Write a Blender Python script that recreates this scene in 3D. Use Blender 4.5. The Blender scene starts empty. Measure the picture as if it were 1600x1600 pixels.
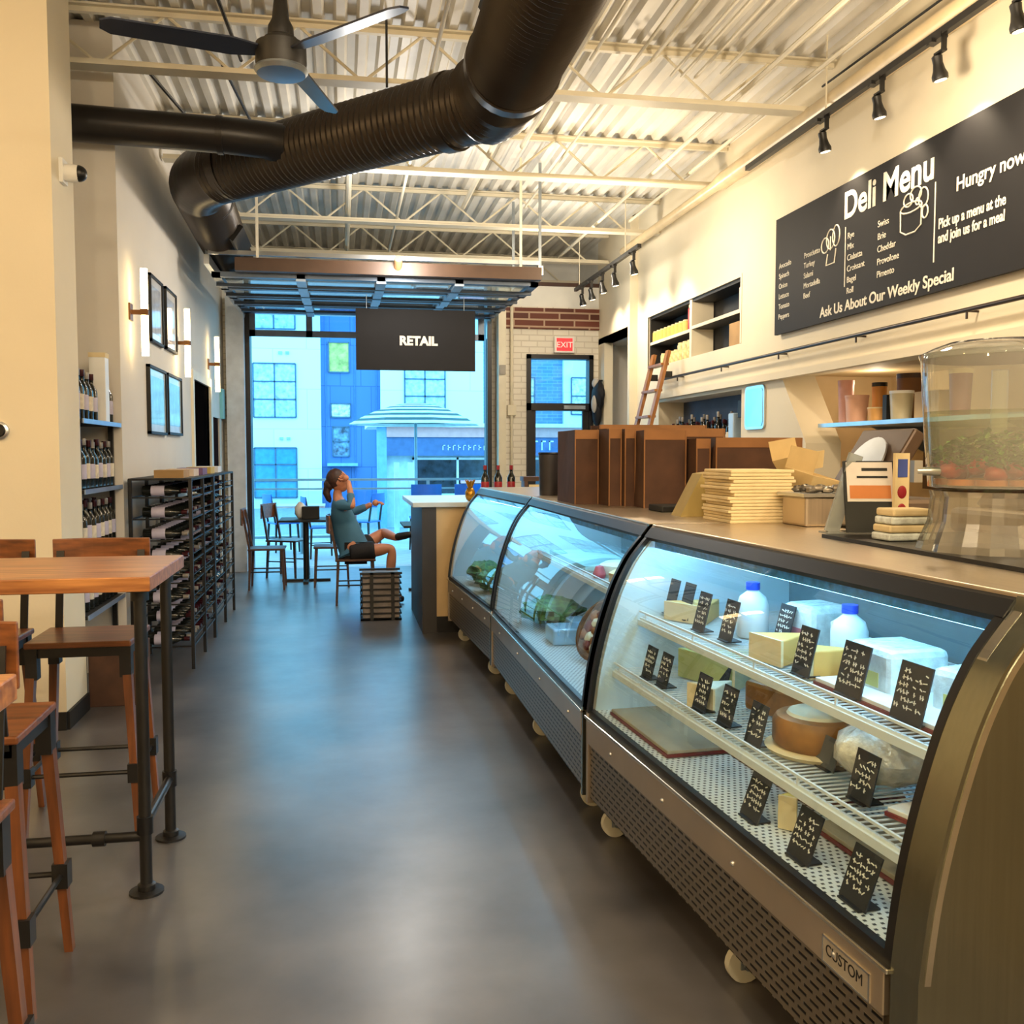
import bpy, bmesh, math, random
from mathutils import Vector, Matrix, Quaternion
random.seed(7)
S = bpy.context.scene
COL = S.collection
# ------------------------------------------------------------------ camera, sky, lights, exposure
YAW, PITCH = math.radians(10.0744), math.radians(3.5097)
cam = bpy.data.objects.new('camera', bpy.data.cameras.new('camera'))
COL.objects.link(cam)
cam.location = (0, 0, 1.52)
cam.rotation_euler = (math.pi/2 - PITCH, 0, -YAW)
cam.data.sensor_width = 36.0
cam.data.lens = 36.0*1500/1600
cam.data.clip_start, cam.data.clip_end = 0.05, 300
S.camera = cam
W = bpy.data.worlds.new('sky'); S.world = W
W.use_nodes = True
bg = W.node_tree.nodes['Background']
bg.inputs[0].default_value = (0.22, 0.66, 1.0, 1)
bg.inputs[1].default_value = 4.0
S.view_settings.view_transform = 'Standard'
S.view_settings.look = 'None'
S.view_settings.gamma = 1
S.view_settings.exposure = 0.27
S.cycles.use_denoising = True
S.cycles.transparent_max_bounces = 24
S.cycles.max_bounces = 7
S.cycles.sample_clamp_indirect = 6
WARM = (1.0, 0.80, 0.55)
def lamp(name, kind, loc, power, color=WARM, radius=0.06, aim=None, angle=70, blend=0.6, parent=None):
    l = bpy.data.lights.new(name, kind); l.energy = power; l.color = color
    l.shadow_soft_size = radius
    o = bpy.data.objects.new(name, l); COL.objects.link(o); o.location = loc
    if kind == 'SPOT':
        l.spot_size = math.radians(angle); l.spot_blend = blend
    if aim is not None:
        o.rotation_euler = (Vector(aim)-Vector(loc)).to_track_quat('-Z', 'Y').to_euler()
    if parent: o.parent = parent
    return o
# soft fill lights added behind and above the camera, no fixtures built
for x, y, p in ((-3.4, 2.4, 58), (-3.2, -1.2, 90), (-0.6, -1.6, 150), (1.6, -1.2, 150), (0.5, 1.2, 90)):
    lamp('overhead_fill', 'POINT', (x, y, 3.75), p, (1.0, 0.66, 0.32) if x < -1 else WARM, radius=0.12)
lamp('staff_side_fill', 'POINT', (2.75, 0.2, 3.2), 110, radius=0.1)  # added fill points over the staff side, no fixture hangs here
lamp('staff_side_fill', 'POINT', (2.6, 4.6, 3.3), 75, radius=0.1)
lamp('staff_side_fill', 'POINT', (2.5, 8.4, 3.3), 65, radius=0.1)
lamp('aisle_fill', 'POINT', (0.6, 8.9, 3.3), 70, (1.0, 0.94, 0.86), radius=0.15)  # fill added to brighten the rear ceiling, without a lamp body
lamp('back_wall_fill', 'POINT', (2.5, 10.7, 3.5), 45, (1.0, 0.88, 0.7), radius=0.12)  # fill added to brighten the back wall and alcove, no lamp there
lamp('recess_light', 'POINT', (4.1, 6.9, 2.05), 3.5, radius=0.04)
lamp('recess_light', 'POINT', (4.1, 4.6, 2.05), 4.5, radius=0.04)
# ------------------------------------------------------------------ materials
def lin(c):
    return tuple(((v/255)/12.92 if v <= 10 else (((v/255)+0.055)/1.055)**2.4) for v in c)
MATS = {}
def M(name, rgb, rough=0.5, metal=0.0, var=0.08, scale=6.0, bump=0.0, bscale=None, emit=None, spec=0.5, stretch=None, coat=0.0):
    if name in MATS: return MATS[name]
    m = bpy.data.materials.new(name); m.use_nodes = True; MATS[name] = m
    nt = m.node_tree; b = nt.nodes['Principled BSDF']
    c = lin(rgb)
    tc = nt.nodes.new('ShaderNodeTexCoord'); mp = nt.nodes.new('ShaderNodeMapping')
    if stretch: mp.inputs['Scale'].default_value = stretch
    nt.links.new(tc.outputs['Object'], mp.inputs[0])
    n = nt.nodes.new('ShaderNodeTexNoise'); n.inputs['Scale'].default_value = scale; n.inputs['Detail'].default_value = 5
    nt.links.new(mp.outputs[0], n.inputs['Vector'])
    r = nt.nodes.new('ShaderNodeValToRGB')
    r.color_ramp.elements[0].position = 0.3; r.color_ramp.elements[1].position = 0.7
    r.color_ramp.elements[0].color = (*[max(0, v*(1-var*2)) for v in c], 1)
    r.color_ramp.elements[1].color = (*[min(1, v*(1+var)) for v in c], 1)
    nt.links.new(n.outputs['Fac'], r.inputs[0]); nt.links.new(r.outputs[0], b.inputs['Base Color'])
    b.inputs['Roughness'].default_value = rough; b.inputs['Metallic'].default_value = metal
    b.inputs['Specular IOR Level'].default_value = spec
    if coat: b.inputs['Coat Weight'].default_value = coat; b.inputs['Coat Roughness'].default_value = 0.28
    if bump:
        bp = nt.nodes.new('ShaderNodeBump'); bp.inputs['Strength'].default_value = bump; bp.inputs['Distance'].default_value = 0.01
        if bscale:
            n2 = nt.nodes.new('ShaderNodeTexNoise'); n2.inputs['Scale'].default_value = bscale; n2.inputs['Detail'].default_value = 3
            nt.links.new(mp.outputs[0], n2.inputs['Vector']); nt.links.new(n2.outputs['Fac'], bp.inputs['Height'])
        else: nt.links.new(n.outputs['Fac'], bp.inputs['Height'])
        nt.links.new(bp.outputs[0], b.inputs['Normal'])
    if emit:
        b.inputs['Emission Color'].default_value = (*lin(emit[0]), 1); b.inputs['Emission Strength'].default_value = emit[1]
    return m
def wood(name, dark, light, rough=0.4, stretch=(1, 12, 12), scale=3.0, coat=0.2):
    m = M(name, light, rough, coat=coat, scale=scale, stretch=stretch)
    r = [n for n in m.node_tree.nodes if n.type == 'VALTORGB'][0]
    r.color_ramp.elements[0].color = (*lin(dark), 1); r.color_ramp.elements[1].color = (*lin(light), 1)
    return m
def thin_glass(name, tint=(240, 250, 255), rough=0.0, ior=1.45, gain=1.0, alpha=0.0, body=(255, 255, 255), bump=0.0, bscale=20):
    m = bpy.data.materials.new(name); m.use_nodes = True; MATS[name] = m
    nt = m.node_tree; nt.nodes.clear()
    out = nt.nodes.new('ShaderNodeOutputMaterial'); mix = nt.nodes.new('ShaderNodeMixShader')
    tr = nt.nodes.new('ShaderNodeBsdfTransparent'); gl = nt.nodes.new('ShaderNodeBsdfGlossy')
    geo = nt.nodes.new('ShaderNodeNewGeometry'); dt = nt.nodes.new('ShaderNodeVectorMath'); dt.operation = 'DOT_PRODUCT'
    nt.links.new(geo.outputs['Normal'], dt.inputs[0]); nt.links.new(geo.outputs['Incoming'], dt.inputs[1])
    def mth(op, a, bb):
        n_ = nt.nodes.new('ShaderNodeMath'); n_.operation = op
        for i_, v_ in enumerate((a, bb)):
            if v_ is None: continue
            if isinstance(v_, (int, float)): n_.inputs[i_].default_value = v_
            else: nt.links.new(v_, n_.inputs[i_])
        return n_.outputs[0]
    f0 = ((ior-1)/(ior+1))**2
    fres = mth('ADD', mth('MULTIPLY', mth('POWER', mth('SUBTRACT', 1.0, mth('ABSOLUTE', dt.outputs['Value'], None)), 5.0), 1-f0), f0)
    tr.inputs[0].default_value = (*lin(tint), 1); gl.inputs['Roughness'].default_value = rough
    mul = nt.nodes.new('ShaderNodeMath'); mul.operation = 'MULTIPLY'; mul.inputs[1].default_value = gain; mul.use_clamp = True
    nt.links.new(fres, mul.inputs[0]); nt.links.new(mul.outputs[0], mix.inputs[0])
    first = tr
    if alpha:
        df = nt.nodes.new('ShaderNodeBsdfDiffuse'); df.inputs[0].default_value = (*lin(body), 1)
        m2 = nt.nodes.new('ShaderNodeMixShader'); m2.inputs[0].default_value = alpha
        nt.links.new(tr.outputs[0], m2.inputs[1]); nt.links.new(df.outputs[0], m2.inputs[2]); first = m2
    if bump:
        tc = nt.nodes.new('ShaderNodeTexCoord'); n = nt.nodes.new('ShaderNodeTexNoise'); n.inputs['Scale'].default_value = bscale
        bp = nt.nodes.new('ShaderNodeBump'); bp.inputs['Strength'].default_value = bump
        nt.links.new(tc.outputs['Object'], n.inputs['Vector']); nt.links.new(n.outputs['Fac'], bp.inputs['Height'])
        nt.links.new(bp.outputs[0], gl.inputs['Normal'])
    nt.links.new(first.outputs[0], mix.inputs[1]); nt.links.new(gl.outputs[0], mix.inputs[2]); nt.links.new(mix.outputs[0], out.inputs[0])
    return m
def brick_mat(name, c1, c2, mortar, scale=1.0, bw=0.2, bh=0.067, msize=0.012, rough=0.7, plane='xz', bump=0.4, metal=0.0, offset=0.5, smooth=0.1):
    m = bpy.data.materials.new(name); m.use_nodes = True; MATS[name] = m
    nt = m.node_tree; b = nt.nodes['Principled BSDF']
    tc = nt.nodes.new('ShaderNodeTexCoord'); sp = nt.nodes.new('ShaderNodeSeparateXYZ'); cb = nt.nodes.new('ShaderNodeCombineXYZ')
    nt.links.new(tc.outputs['Object'], sp.inputs[0])
    a, c = {'xz': ('X', 'Z'), 'yz': ('Y', 'Z'), 'xy': ('X', 'Y'), 'yx': ('Y', 'X')}[plane]
    nt.links.new(sp.outputs[a], cb.inputs[0]); nt.links.new(sp.outputs[c], cb.inputs[1])
    br = nt.nodes.new('ShaderNodeTexBrick'); br.inputs['Scale'].default_value = scale
    br.inputs['Brick Width'].default_value = bw; br.inputs['Row Height'].default_value = bh; br.inputs['Mortar Size'].default_value = msize
    br.inputs['Mortar Smooth'].default_value = smooth; br.offset = offset
    br.inputs['Color1'].default_value = (*lin(c1), 1); br.inputs['Color2'].default_value = (*lin(c2), 1); br.inputs['Mortar'].default_value = (*lin(mortar), 1)
    nt.links.new(cb.outputs[0], br.inputs['Vector']); nt.links.new(br.outputs['Color'], b.inputs['Base Color'])
    b.inputs['Roughness'].default_value = rough; b.inputs['Metallic'].default_value = metal
    if bump:
        bp = nt.nodes.new('ShaderNodeBump'); bp.inputs['Strength'].default_value = bump; bp.inputs['Distance'].default_value = 0.006; bp.invert = True
        nt.links.new(br.outputs['Fac'], bp.inputs['Height']); nt.links.new(bp.outputs[0], b.inputs['Normal'])
    return m
wall_paint = M('cream_wall_paint', (226, 216, 192), 0.75, var=0.02, scale=2, bump=0.05, bscale=60)
grey_paint = M('pale_grey_wall_paint', (214, 208, 198), 0.75, var=0.02, scale=2, bump=0.05, bscale=60)
white_steel = M('white_painted_steel', (222, 214, 192), 0.55, var=0.04, scale=4)
deck_paint = M('white_painted_deck', (226, 222, 212), 0.5, var=0.05, scale=3)
black_steel = M('black_steel', (22, 21, 21), 0.42, var=0.2, scale=12)
black_paint = M('matte_black', (18, 18, 19), 0.6, var=0.2, scale=10)
gasket = M('black_gasket', (12, 12, 13), 0.4)
stainless = M('brushed_stainless', (196, 182, 162), 0.3, 0.8, var=0.06, scale=4, stretch=(40, 1, 1), bump=0.03)
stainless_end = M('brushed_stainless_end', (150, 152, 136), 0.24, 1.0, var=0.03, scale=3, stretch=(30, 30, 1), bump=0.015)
alum = M('bright_aluminium', (205, 210, 215), 0.3, 1.0, var=0.05)
galv = M('galvanised_steel', (150, 160, 170), 0.4, 0.8, var=0.1)
white_plastic = M('white_plastic', (232, 232, 228), 0.4, var=0.03)
case_white = M('white_case_liner', (204, 224, 232), 0.45, var=0.03)
wire_white = M('white_coated_wire', (226, 232, 232), 0.4, var=0.03)
chalk = M('chalk_white', (235, 230, 215), 0.8, var=0.1, scale=30)
sign_black = M('sign_black', (22, 21, 23), 0.7, var=0.05, spec=0.3)
tag_black = M('tag_black', (38, 38, 40), 0.6, var=0.1)
kraft = M('kraft_brown', (78, 50, 33), 0.8, var=0.14, scale=8, bump=0.1)
kraft_light = M('kraft_light', (200, 160, 96), 0.8, var=0.1, scale=8)
cream_paper = M('cream_paper', (226, 206, 160), 0.8, var=0.06, scale=10)
table_wood = wood('table_wood', (122, 68, 34), (200, 138, 78), 0.34, (1.2, 14, 14), 2.5, 0.3)
stool_wood = wood('stool_wood', (84, 46, 22), (140, 82, 40), 0.38, (1.5, 14, 14), 3, 0.25)
leg_wood = wood('leg_wood', (84, 46, 22), (128, 74, 36), 0.4, (14, 14, 1.2), 3, 0.2)
ladder_wood = wood('ladder_wood', (120, 72, 30), (172, 116, 58), 0.45, (12, 12, 1), 3, 0.2)
dark_wood = wood('dark_wood', (52, 30, 18), (86, 52, 30), 0.5, (1, 10, 10), 3, 0.1)
duct_mat = M('black_duct_paint', (58, 50, 42), 0.34, 0.35, var=0.1, scale=3)
glass = thin_glass('window_glass', (238, 248, 252), ior=1.35)
case_glass = thin_glass('case_glass', (240, 250, 250), ior=1.45, gain=1.25)
clear_acrylic = thin_glass('clear_acrylic', (240, 244, 242), ior=1.4, alpha=0.13, body=(255, 250, 240), rough=0.03, gain=1.5)
ribbed_acrylic = thin_glass('ribbed_acrylic', (232, 234, 228), ior=1.5, gain=3.0, alpha=0.10, body=(255, 246, 226), rough=0.06, bump=0.5, bscale=16)
bottle_glass = M('dark_bottle_glass', (22, 24, 20), 0.12, var=0.2, spec=0.6)
bottle_foil = M('bottle_foil', (70, 22, 30), 0.35, 0.3, var=0.2)
bottle_foil_pale = M('pale_bottle_foil', (170, 165, 160), 0.35, 0.3, var=0.1)
bottle_label = M('bottle_paper_label', (214, 204, 184), 0.8, var=0.1, scale=30)
skin = M('skin', (196, 132, 100), 0.5, var=0.05)
# ------------------------------------------------------------------ mesh builder
class B:
    def __init__(s): s.v = []; s.f = []; s.sm = []; s.mi = []; s.cur = 0; s.mx = None
    def add(s, vs, fs, smooth=False):
        o = len(s.v)
        s.v += [(s.mx @ Vector(p)) if s.mx else Vector(p) for p in vs]
        for f in fs:
            s.f.append([i+o for i in f]); s.sm.append(smooth); s.mi.append(s.cur)
        return s
    def box(s, x0, x1, y0, y1, z0, z1):
        x0, x1 = min(x0, x1), max(x0, x1); y0, y1 = min(y0, y1), max(y0, y1); z0, z1 = min(z0, z1), max(z0, z1)
        return s.add([(x0,y0,z0),(x1,y0,z0),(x1,y1,z0),(x0,y1,z0),(x0,y0,z1),(x1,y0,z1),(x1,y1,z1),(x0,y1,z1)],
              [(0,3,2,1),(4,5,6,7),(0,1,5,4),(1,2,6,5),(2,3,7,6),(3,0,4,7)])
    def cbox(s, c, d):
        return s.box(c[0]-d[0]/2, c[0]+d[0]/2, c[1]-d[1]/2, c[1]+d[1]/2, c[2]-d[2]/2, c[2]+d[2]/2)
    def bar(s, p, q, w, h=None, up=(0, 0, 1), w1=None, h1=None):
        h = h or w; w1 = w1 or w; h1 = h1 or (h*w1/w)
        p, q = Vector(p), Vector(q); d = (q-p).normalized(); u = Vector(up)
        if abs(d.dot(u)) > 0.97: u = Vector((0, 1, 0))
        a = d.cross(u).normalized(); c = a.cross(d)
        vs = []
        for e, ww, hh in ((p, w, h), (q, w1, h1)):
            for i, j in ((-1,-1),(1,-1),(1,1),(-1,1)): vs.append(e + a*(i*ww/2) + c*(j*hh/2))
        return s.add(vs, [(0,1,2,3),(7,6,5,4),(0,4,5,1),(1,5,6,2),(2,6,7,3),(3,7,4,0)])
    def tube(s, pts, r, n=10, cap=True, smooth=True, closed=False):
        pts = [Vector(p) for p in pts]; rs = r if isinstance(r, (list, tuple)) else [r]*len(pts)
        N = len(pts); vs = []; u = None
        for i, p in enumerate(pts):
            if closed: t = (pts[(i+1)%N]-pts[i-1]).normalized()
            else:
                t = (pts[min(i+1, N-1)]-pts[max(i-1, 0)]).normalized()
            if u is None:
                u = t.cross(Vector((0,0,1)))
                if u.length < 1e-3: u = t.cross(Vector((0,1,0)))
            else: u = u - t*u.dot(t)
            u.normalize(); w = t.cross(u)
            for k in range(n):
                a = 2*math.pi*k/n; vs.append(p + u*(math.cos(a)*rs[i]) + w*(math.sin(a)*rs[i]))
        fs = []
        for i in range(N if closed else N-1):
            j = (i+1) % N
            for k in range(n):
                fs.append((i*n+k, i*n+(k+1)%n, j*n+(k+1)%n, j*n+k))
        s.add(vs, fs, smooth)
        if cap and not closed:
            o = len(s.v)-len(vs)
            s.f.append([o+k for k in range(n)][::-1]); s.sm.append(False); s.mi.append(s.cur)
            s.f.append([o+(N-1)*n+k for k in range(n)]); s.sm.append(False); s.mi.append(s.cur)
        return s
    def cyl(s, p, q, r, n=12, r1=None): return s.tube([p, q], [r, r if r1 is None else r1], n)
    def lathe(s, prof, c=(0, 0, 0), n=16, axis='z', smooth=True, mats=None):
        c = Vector(c); vs = []
        for r, z in prof:
            for k in range(n):
                a = 2*math.pi*k/n; x, y = r*math.cos(a), r*math.sin(a)
                p = {'z': (x, y, z), 'x': (z, x, y), 'y': (y, z, x)}[axis]
                vs.append(c + Vector(p))
        keep = s.cur
        o = len(s.v); s.add(vs, [])
        for i in range(len(prof)-1):
            if mats: s.cur = mats[i]
            for k in range(n):
                s.f.append([o+i*n+k, o+i*n+(k+1)%n, o+(i+1)*n+(k+1)%n, o+(i+1)*n+k]); s.sm.append(smooth); s.mi.append(s.cur)
        s.cur = keep
        for i, rev in ((0, True), (len(prof)-1, False)):
            if prof[i][0] > 1e-4:
                f = [o+i*n+k for k in range(n)]
                s.f.append(f[::-1] if rev else f); s.sm.append(False); s.mi.append((mats[0] if rev else mats[-1]) if mats else s.cur)
        return s
    def prism(s, poly, axis, a, b, smooth=False):
        n = len(poly)
        def P(p, t): return {'x': (t, p[0], p[1]), 'y': (p[0], t, p[1]), 'z': (p[0], p[1], t)}[axis]
        vs = [P(p, a) for p in poly]+[P(p, b) for p in poly]
        s.add(vs, [(i, (i+1)%n, n+(i+1)%n, n+i) for i in range(n)], smooth)
        o = len(s.v)-2*n
        s.f.append([o+i for i in range(n)][::-1]); s.sm.append(False); s.mi.append(s.cur)
        s.f.append([o+n+i for i in range(n)]); s.sm.append(False); s.mi.append(s.cur)
        return s
    def ball(s, c, r, n=12, m=8, jitter=0):
        r = r if isinstance(r, (tuple, list)) else (r, r, r); c = Vector(c); vs = []; fs = []
        for i in range(m+1):
            t = math.pi*i/m
            for k in range(n):
                a = 2*math.pi*k/n; j = 1+random.uniform(-jitter, jitter)
                vs.append(c+Vector((r[0]*math.sin(t)*math.cos(a)*j, r[1]*math.sin(t)*math.sin(a)*j, r[2]*math.cos(t)*j)))
        for i in range(m):
            for k in range(n): fs.append((i*n+k, (i+1)*n+k, (i+1)*n+(k+1)%n, i*n+(k+1)%n))
        return s.add(vs, fs, True)
    def build(s, name, mats, parent=None, bevel=0, seg=2, loc=None, rz=None):
        me = bpy.data.meshes.new(name)
        me.from_pydata([tuple(v) for v in s.v], [], s.f)
        for p, sm, mi in zip(me.polygons, s.sm, s.mi): p.use_smooth = sm; p.material_index = mi
        bm = bmesh.new(); bm.from_mesh(me)
        bmesh.ops.remove_doubles(bm, verts=bm.verts, dist=1e-6)
        bmesh.ops.recalc_face_normals(bm, faces=bm.faces); bm.to_mesh(me); bm.free()
        if any(s.sm): me.set_sharp_from_angle(angle=math.radians(42))
        for m in (mats if isinstance(mats, (list, tuple)) else [mats]): me.materials.append(m)
        o = bpy.data.objects.new(name, me); COL.objects.link(o)
        if parent: o.parent = parent
        if loc: o.location = loc
        if rz is not None: o.rotation_euler = (0, 0, rz)
        if bevel:
            b = o.modifiers.new('bevel', 'BEVEL'); b.width = bevel; b.segments = seg; b.limit_method = 'ANGLE'; b.angle_limit = math.radians(40)
        return o
def bx(name, mat, x0, x1, y0, y1, z0, z1, parent=None, bevel=0): return B().box(x0, x1, y0, y1, z0, z1).build(name, mat, parent, bevel)
def tag(o, label, cat=None, group=None, kind=None):
    if label: o['label'] = label
    if cat: o['category'] = cat
    if group: o['group'] = group
    if kind: o['kind'] = kind
    return o
def struct(o, label=None):
    o['kind'] = 'structure'
    if label: o['label'] = label
    return o
def thing(name, label, cat, loc=(0, 0, 0), rz=0, group=None):
    o = bpy.data.objects.new(name, None); COL.objects.link(o); o.empty_display_size = 0.1
    o.location = loc; o.rotation_euler = (0, 0, rz)
    return tag(o, label, cat, group)
KIDS = {}
def copy_tree(o, label=None, group=None, loc=None, rz=None, parent=None):
    c = o.copy(); COL.objects.link(c)
    if parent: c.parent = parent
    if label: c['label'] = label
    if group: c['group'] = group
    if loc is not None: c.location = loc
    if rz is not None: c.rotation_euler = (0, 0, rz)
    for ch in list(o.children): copy_tree(ch, parent=c)
    return c
def text(s, size, mat, origin, xdir, ydir, parent, name='lettering', extrude=0.002, squash=1.0, bold=0.0, align='LEFT'):
    cu = bpy.data.curves.new(name, 'FONT'); cu.body = s; cu.size = size; cu.extrude = extrude; cu.align_x = align; cu.offset = bold
    t = bpy.data.objects.new(name, cu); COL.objects.link(t)
    me = bpy.data.meshes.new_from_object(t.evaluated_get(bpy.context.evaluated_depsgraph_get()))
    bpy.data.objects.remove(t); bpy.data.curves.remove(cu)
    me.materials.clear(); me.materials.append(mat)
    x = Vector(xdir).normalized(); y = Vector(ydir).normalized(); z = x.cross(y)
    mt = Matrix(((x.x*squash, y.x, z.x, origin[0]), (x.y*squash, y.y, z.y, origin[1]), (x.z*squash, y.z, z.z, origin[2]), (0, 0, 0, 1)))
    me.transform(mt)
    o = bpy.data.objects.new(name, me); COL.objects.link(o)
    if parent: o.parent = parent
    return o
V = Vector
# ------------------------------------------------------------------ the setting
def floor_mat():
    m = M('polished_concrete', (88, 86, 87), 0.3, var=0.34, scale=1.6, spec=0.8, coat=0.6)
    nt = m.node_tree; b = nt.nodes['Principled BSDF']
    tc = nt.nodes.new('ShaderNodeTexCoord')
    n = nt.nodes.new('ShaderNodeTexNoise'); n.inputs['Scale'].default_value = 7; n.inputs['Detail'].default_value = 8; n.inputs['Roughness'].default_value = 0.7
    nt.links.new(tc.outputs['Object'], n.inputs['Vector'])
    mr = nt.nodes.new('ShaderNodeMapRange'); mr.inputs['To Min'].default_value = 0.32; mr.inputs['To Max'].default_value = 0.52
    nt.links.new(n.outputs['Fac'], mr.inputs['Value']); nt.links.new(mr.outputs[0], b.inputs['Roughness'])
    bp = nt.nodes.new('ShaderNodeBump'); bp.inputs['Strength'].default_value = 0.08; bp.inputs['Distance'].default_value = 0.004
    nt.links.new(n.outputs['Fac'], bp.inputs['Height']); nt.links.new(bp.outputs[0], b.inputs['Normal'])
    return m
struct(bx('floor', floor_mat(), -6, 5.2, -4, 12.95, -0.1, 0), 'dark polished concrete floor of the shop')
# corrugated deck
d = B(); x = -6.0; prof = []
while x < 4.6:
    prof += [(x, 4.39), (x+0.055, 4.39), (x+0.075, 4.435), (x+0.13, 4.435)]; x += 0.15
pts = prof + [(prof[-1][0], 4.6), (-6.0, 4.6)]
d.prism(pts, 'y', -4, 14.3)
struct(d.build('ceiling', deck_paint), 'white painted corrugated metal deck')
# left side: broad pier with the yellow lit face, recess, sconce wall with two doorways
struct(B().box(-6, -1.5, 5.55, 5.98, 0, 4.4).build('wall_pier', wall_paint), 'cream wall end lit warm yellow behind the bar table')
struct(B().box(-1.5, -1.485, 5.55, 5.98, 0, 0.1).box(-6, -1.5, 5.535, 5.55, 0, 0.1).build('baseboard_pier', black_paint), 'black baseboard of the cream wall end')
struct(B().box(-2.2, -2.0, 5.98, 6.98, 0, 4.4).box(-2.0, -1.48, 6.98, 7.1, 0, 4.4).build('wall_recess', grey_paint), 'back of the shelf recess')
wl = B()
wl.box(-1.75, -1.48, 7.1, 10.2, 0, 4.4).box(-1.75, -1.48, 10.2, 11.45, 2.27, 4.4).box(-1.75, -1.48, 11.45, 11.8, 0, 4.4)
wl.box(-1.75, -1.48, 11.8, 12.4, 1.95, 4.4).box(-1.75, -1.48, 12.4, 12.95, 0, 4.4)
struct(wl.build('wall_left', grey_paint), 'pale wall carrying the three tube sconces')
struct(B().box(-1.53, -1.50, 10.2, 11.45, 0, 2.27).build('door_1', M('dark_door', (14, 11, 11), 1.0, spec=0.0)), 'dark door in the left wall beyond the framed pictures')
struct(B().box(-1.5, -1.455, 10.12, 10.2, 0, 2.27).box(-1.5, -1.455, 11.45, 11.53, 0, 2.27).box(-1.5, -1.455, 10.12, 11.53, 2.27, 2.36).build('trim_1', white_steel), 'white casing around the dark doorway')
struct(B().box(-1.53, -1.50, 11.8, 12.4, 0, 1.95).build('door_2', M('dark_brown_door', (44, 30, 28), 1.0, spec=0.0)), 'narrow brown door near the roll-up opening')
# right wall with open niches
wr = B(); T = 3.9
wr.box(3.6, T, -4, 8.34, 2.16, 4.4)
wr.box(3.6, T, 8.34, 11.03, 3.12, 4.4).box(3.6, T, 8.34, 11.03, 2.16, 2.52).box(3.6, T, 11.03, 11.53, 2.16, 4.4)
wr.box(3.6, T, 10.62, 11.53, 0, 2.16).box(3.6, T, 8.3, 10.62, 0, 1.55).box(3.6, T, 8.3, 10.62, 2.1, 2.16)
wr.prism([(8.3, 0), (8.3, 2.16), (7.5, 2.16), (7.05, 1.6), (7.05, 0)], 'x', 3.6, T)
struct(wr.build('wall_right', wall_paint), 'cream wall carrying the black menu board')
struct(B().box(3.9, 4.05, 8.3, 10.7, 1.5, 2.2).build('wall_right_niche', M('slate_niche', (70, 80, 100), 0.7)), 'dark back of the bottle niche')
struct(B().box(3.86, 4.05, 8.34, 11.03, 2.52, 3.12).box(3.62, 3.86, 8.34, 11.03, 3.09, 3.12).box(3.62, 3.86, 10.99, 11.03, 2.52, 3.09).build('wall_right_cubby', black_paint), 'black back of the upper cubby')
struct(B().box(4.6, 4.7, -4, 7.5, 0, 2.3).box(3.9, 4.7, -4, 7.5, 2.16, 2.3).box(3.9, 4.7, 7.5, 7.6, 0, 2.3).build('wall_staff', M('tan_paint', (214, 190, 148), 0.7, var=0.03)), 'tan wall of the staff recess')
struct(B().box(3.54, 3.6, -2, 10.62, 2.13, 2.19).build('trim_2', wall_paint), 'ledge along the foot of the menu wall')
# alcove at the back right corner
al = B()
al.box(3.5, 3.62, 11.53, 12.95, 3.0, 4.4).box(3.5, 3.62, 12.6, 12.95, 0, 3.0).box(3.5, 4.8, 11.45, 11.53, 0, 4.4)
struct(al.build('wall_alcove', wall_paint), 'cream wall over the side doorway')
struct(B().box(4.5, 4.6, 11.5, 13, 0, 3.2).box(3.62, 4.6, 12.9, 13.0, 0, 3.2).box(3.5, 4.6, 11.53, 12.95, 3.0, 3.08).build('wall_alcove_back', grey_paint), 'inner wall of the side doorway')
struct(B().box(4.44, 4.5, 11.7, 12.6, 0, 2.4).build('door_3', M('blue_grey_door', (120, 150, 190), 0.4)), 'blue grey door inside the side doorway')
# back wall, white painted brick with a band of bare brick
white_brick = brick_mat('white_painted_brick', (232, 226, 214), (226, 220, 206), (208, 200, 186), bw=0.22, bh=0.08, msize=0.008)
red_brick = brick_mat('bare_red_brick', (112, 56, 40), (84, 44, 34), (176, 150, 128), bw=0.42, bh=0.095, msize=0.012)
wb = B()
wb.box(-1.75, -1.2, 12.9, 13.2, 0, 3.5).box(2.0, 2.49, 12.9, 13.2, 0, 3.5).box(2.49, 3.42, 12.9, 13.2, 2.86, 3.5).box(3.42, 3.62, 12.9, 13.2, 0, 3.5)
struct(bx('wall_back_upper', M('bright_white_paint', (232, 232, 228), 0.6, var=0.02), -1.75, 3.62, 12.9, 13.2, 3.5, 3.78), 'white painted band of wall above the roll-up door')
struct(bx('trim_5', M('dark_brown_trim', (70, 44, 34), 0.6), -1.47, 3.5, 12.88, 13.2, 3.78, 3.83), 'dark brown strip on top of the white band')
struct(B().box(-1.75, 5.2, 14.1, 14.3, 3.5, 4.6).box(-1.75, 5.2, 13.2, 14.1, 3.5, 3.6).box(-1.75, -1.48, 12.95, 14.1, 3.5, 4.6).box(3.5, 3.7, 12.95, 14.1, 3.5, 4.6).build('wall_back_high', M('bright_white_paint', (232, 232, 228)), ), 'high back wall under the end of the deck')
struct(wb.build('wall_back', white_brick), 'white painted brick wall around the roll-up door')
struct(bx('trim_3', red_brick, 2.08, 3.5, 12.86, 12.9, 3.2, 3.48), 'band of bare red brick above the exit door')
dk = M('dark_bronze_frame', (24, 25, 30), 0.4, 0.3)
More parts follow.
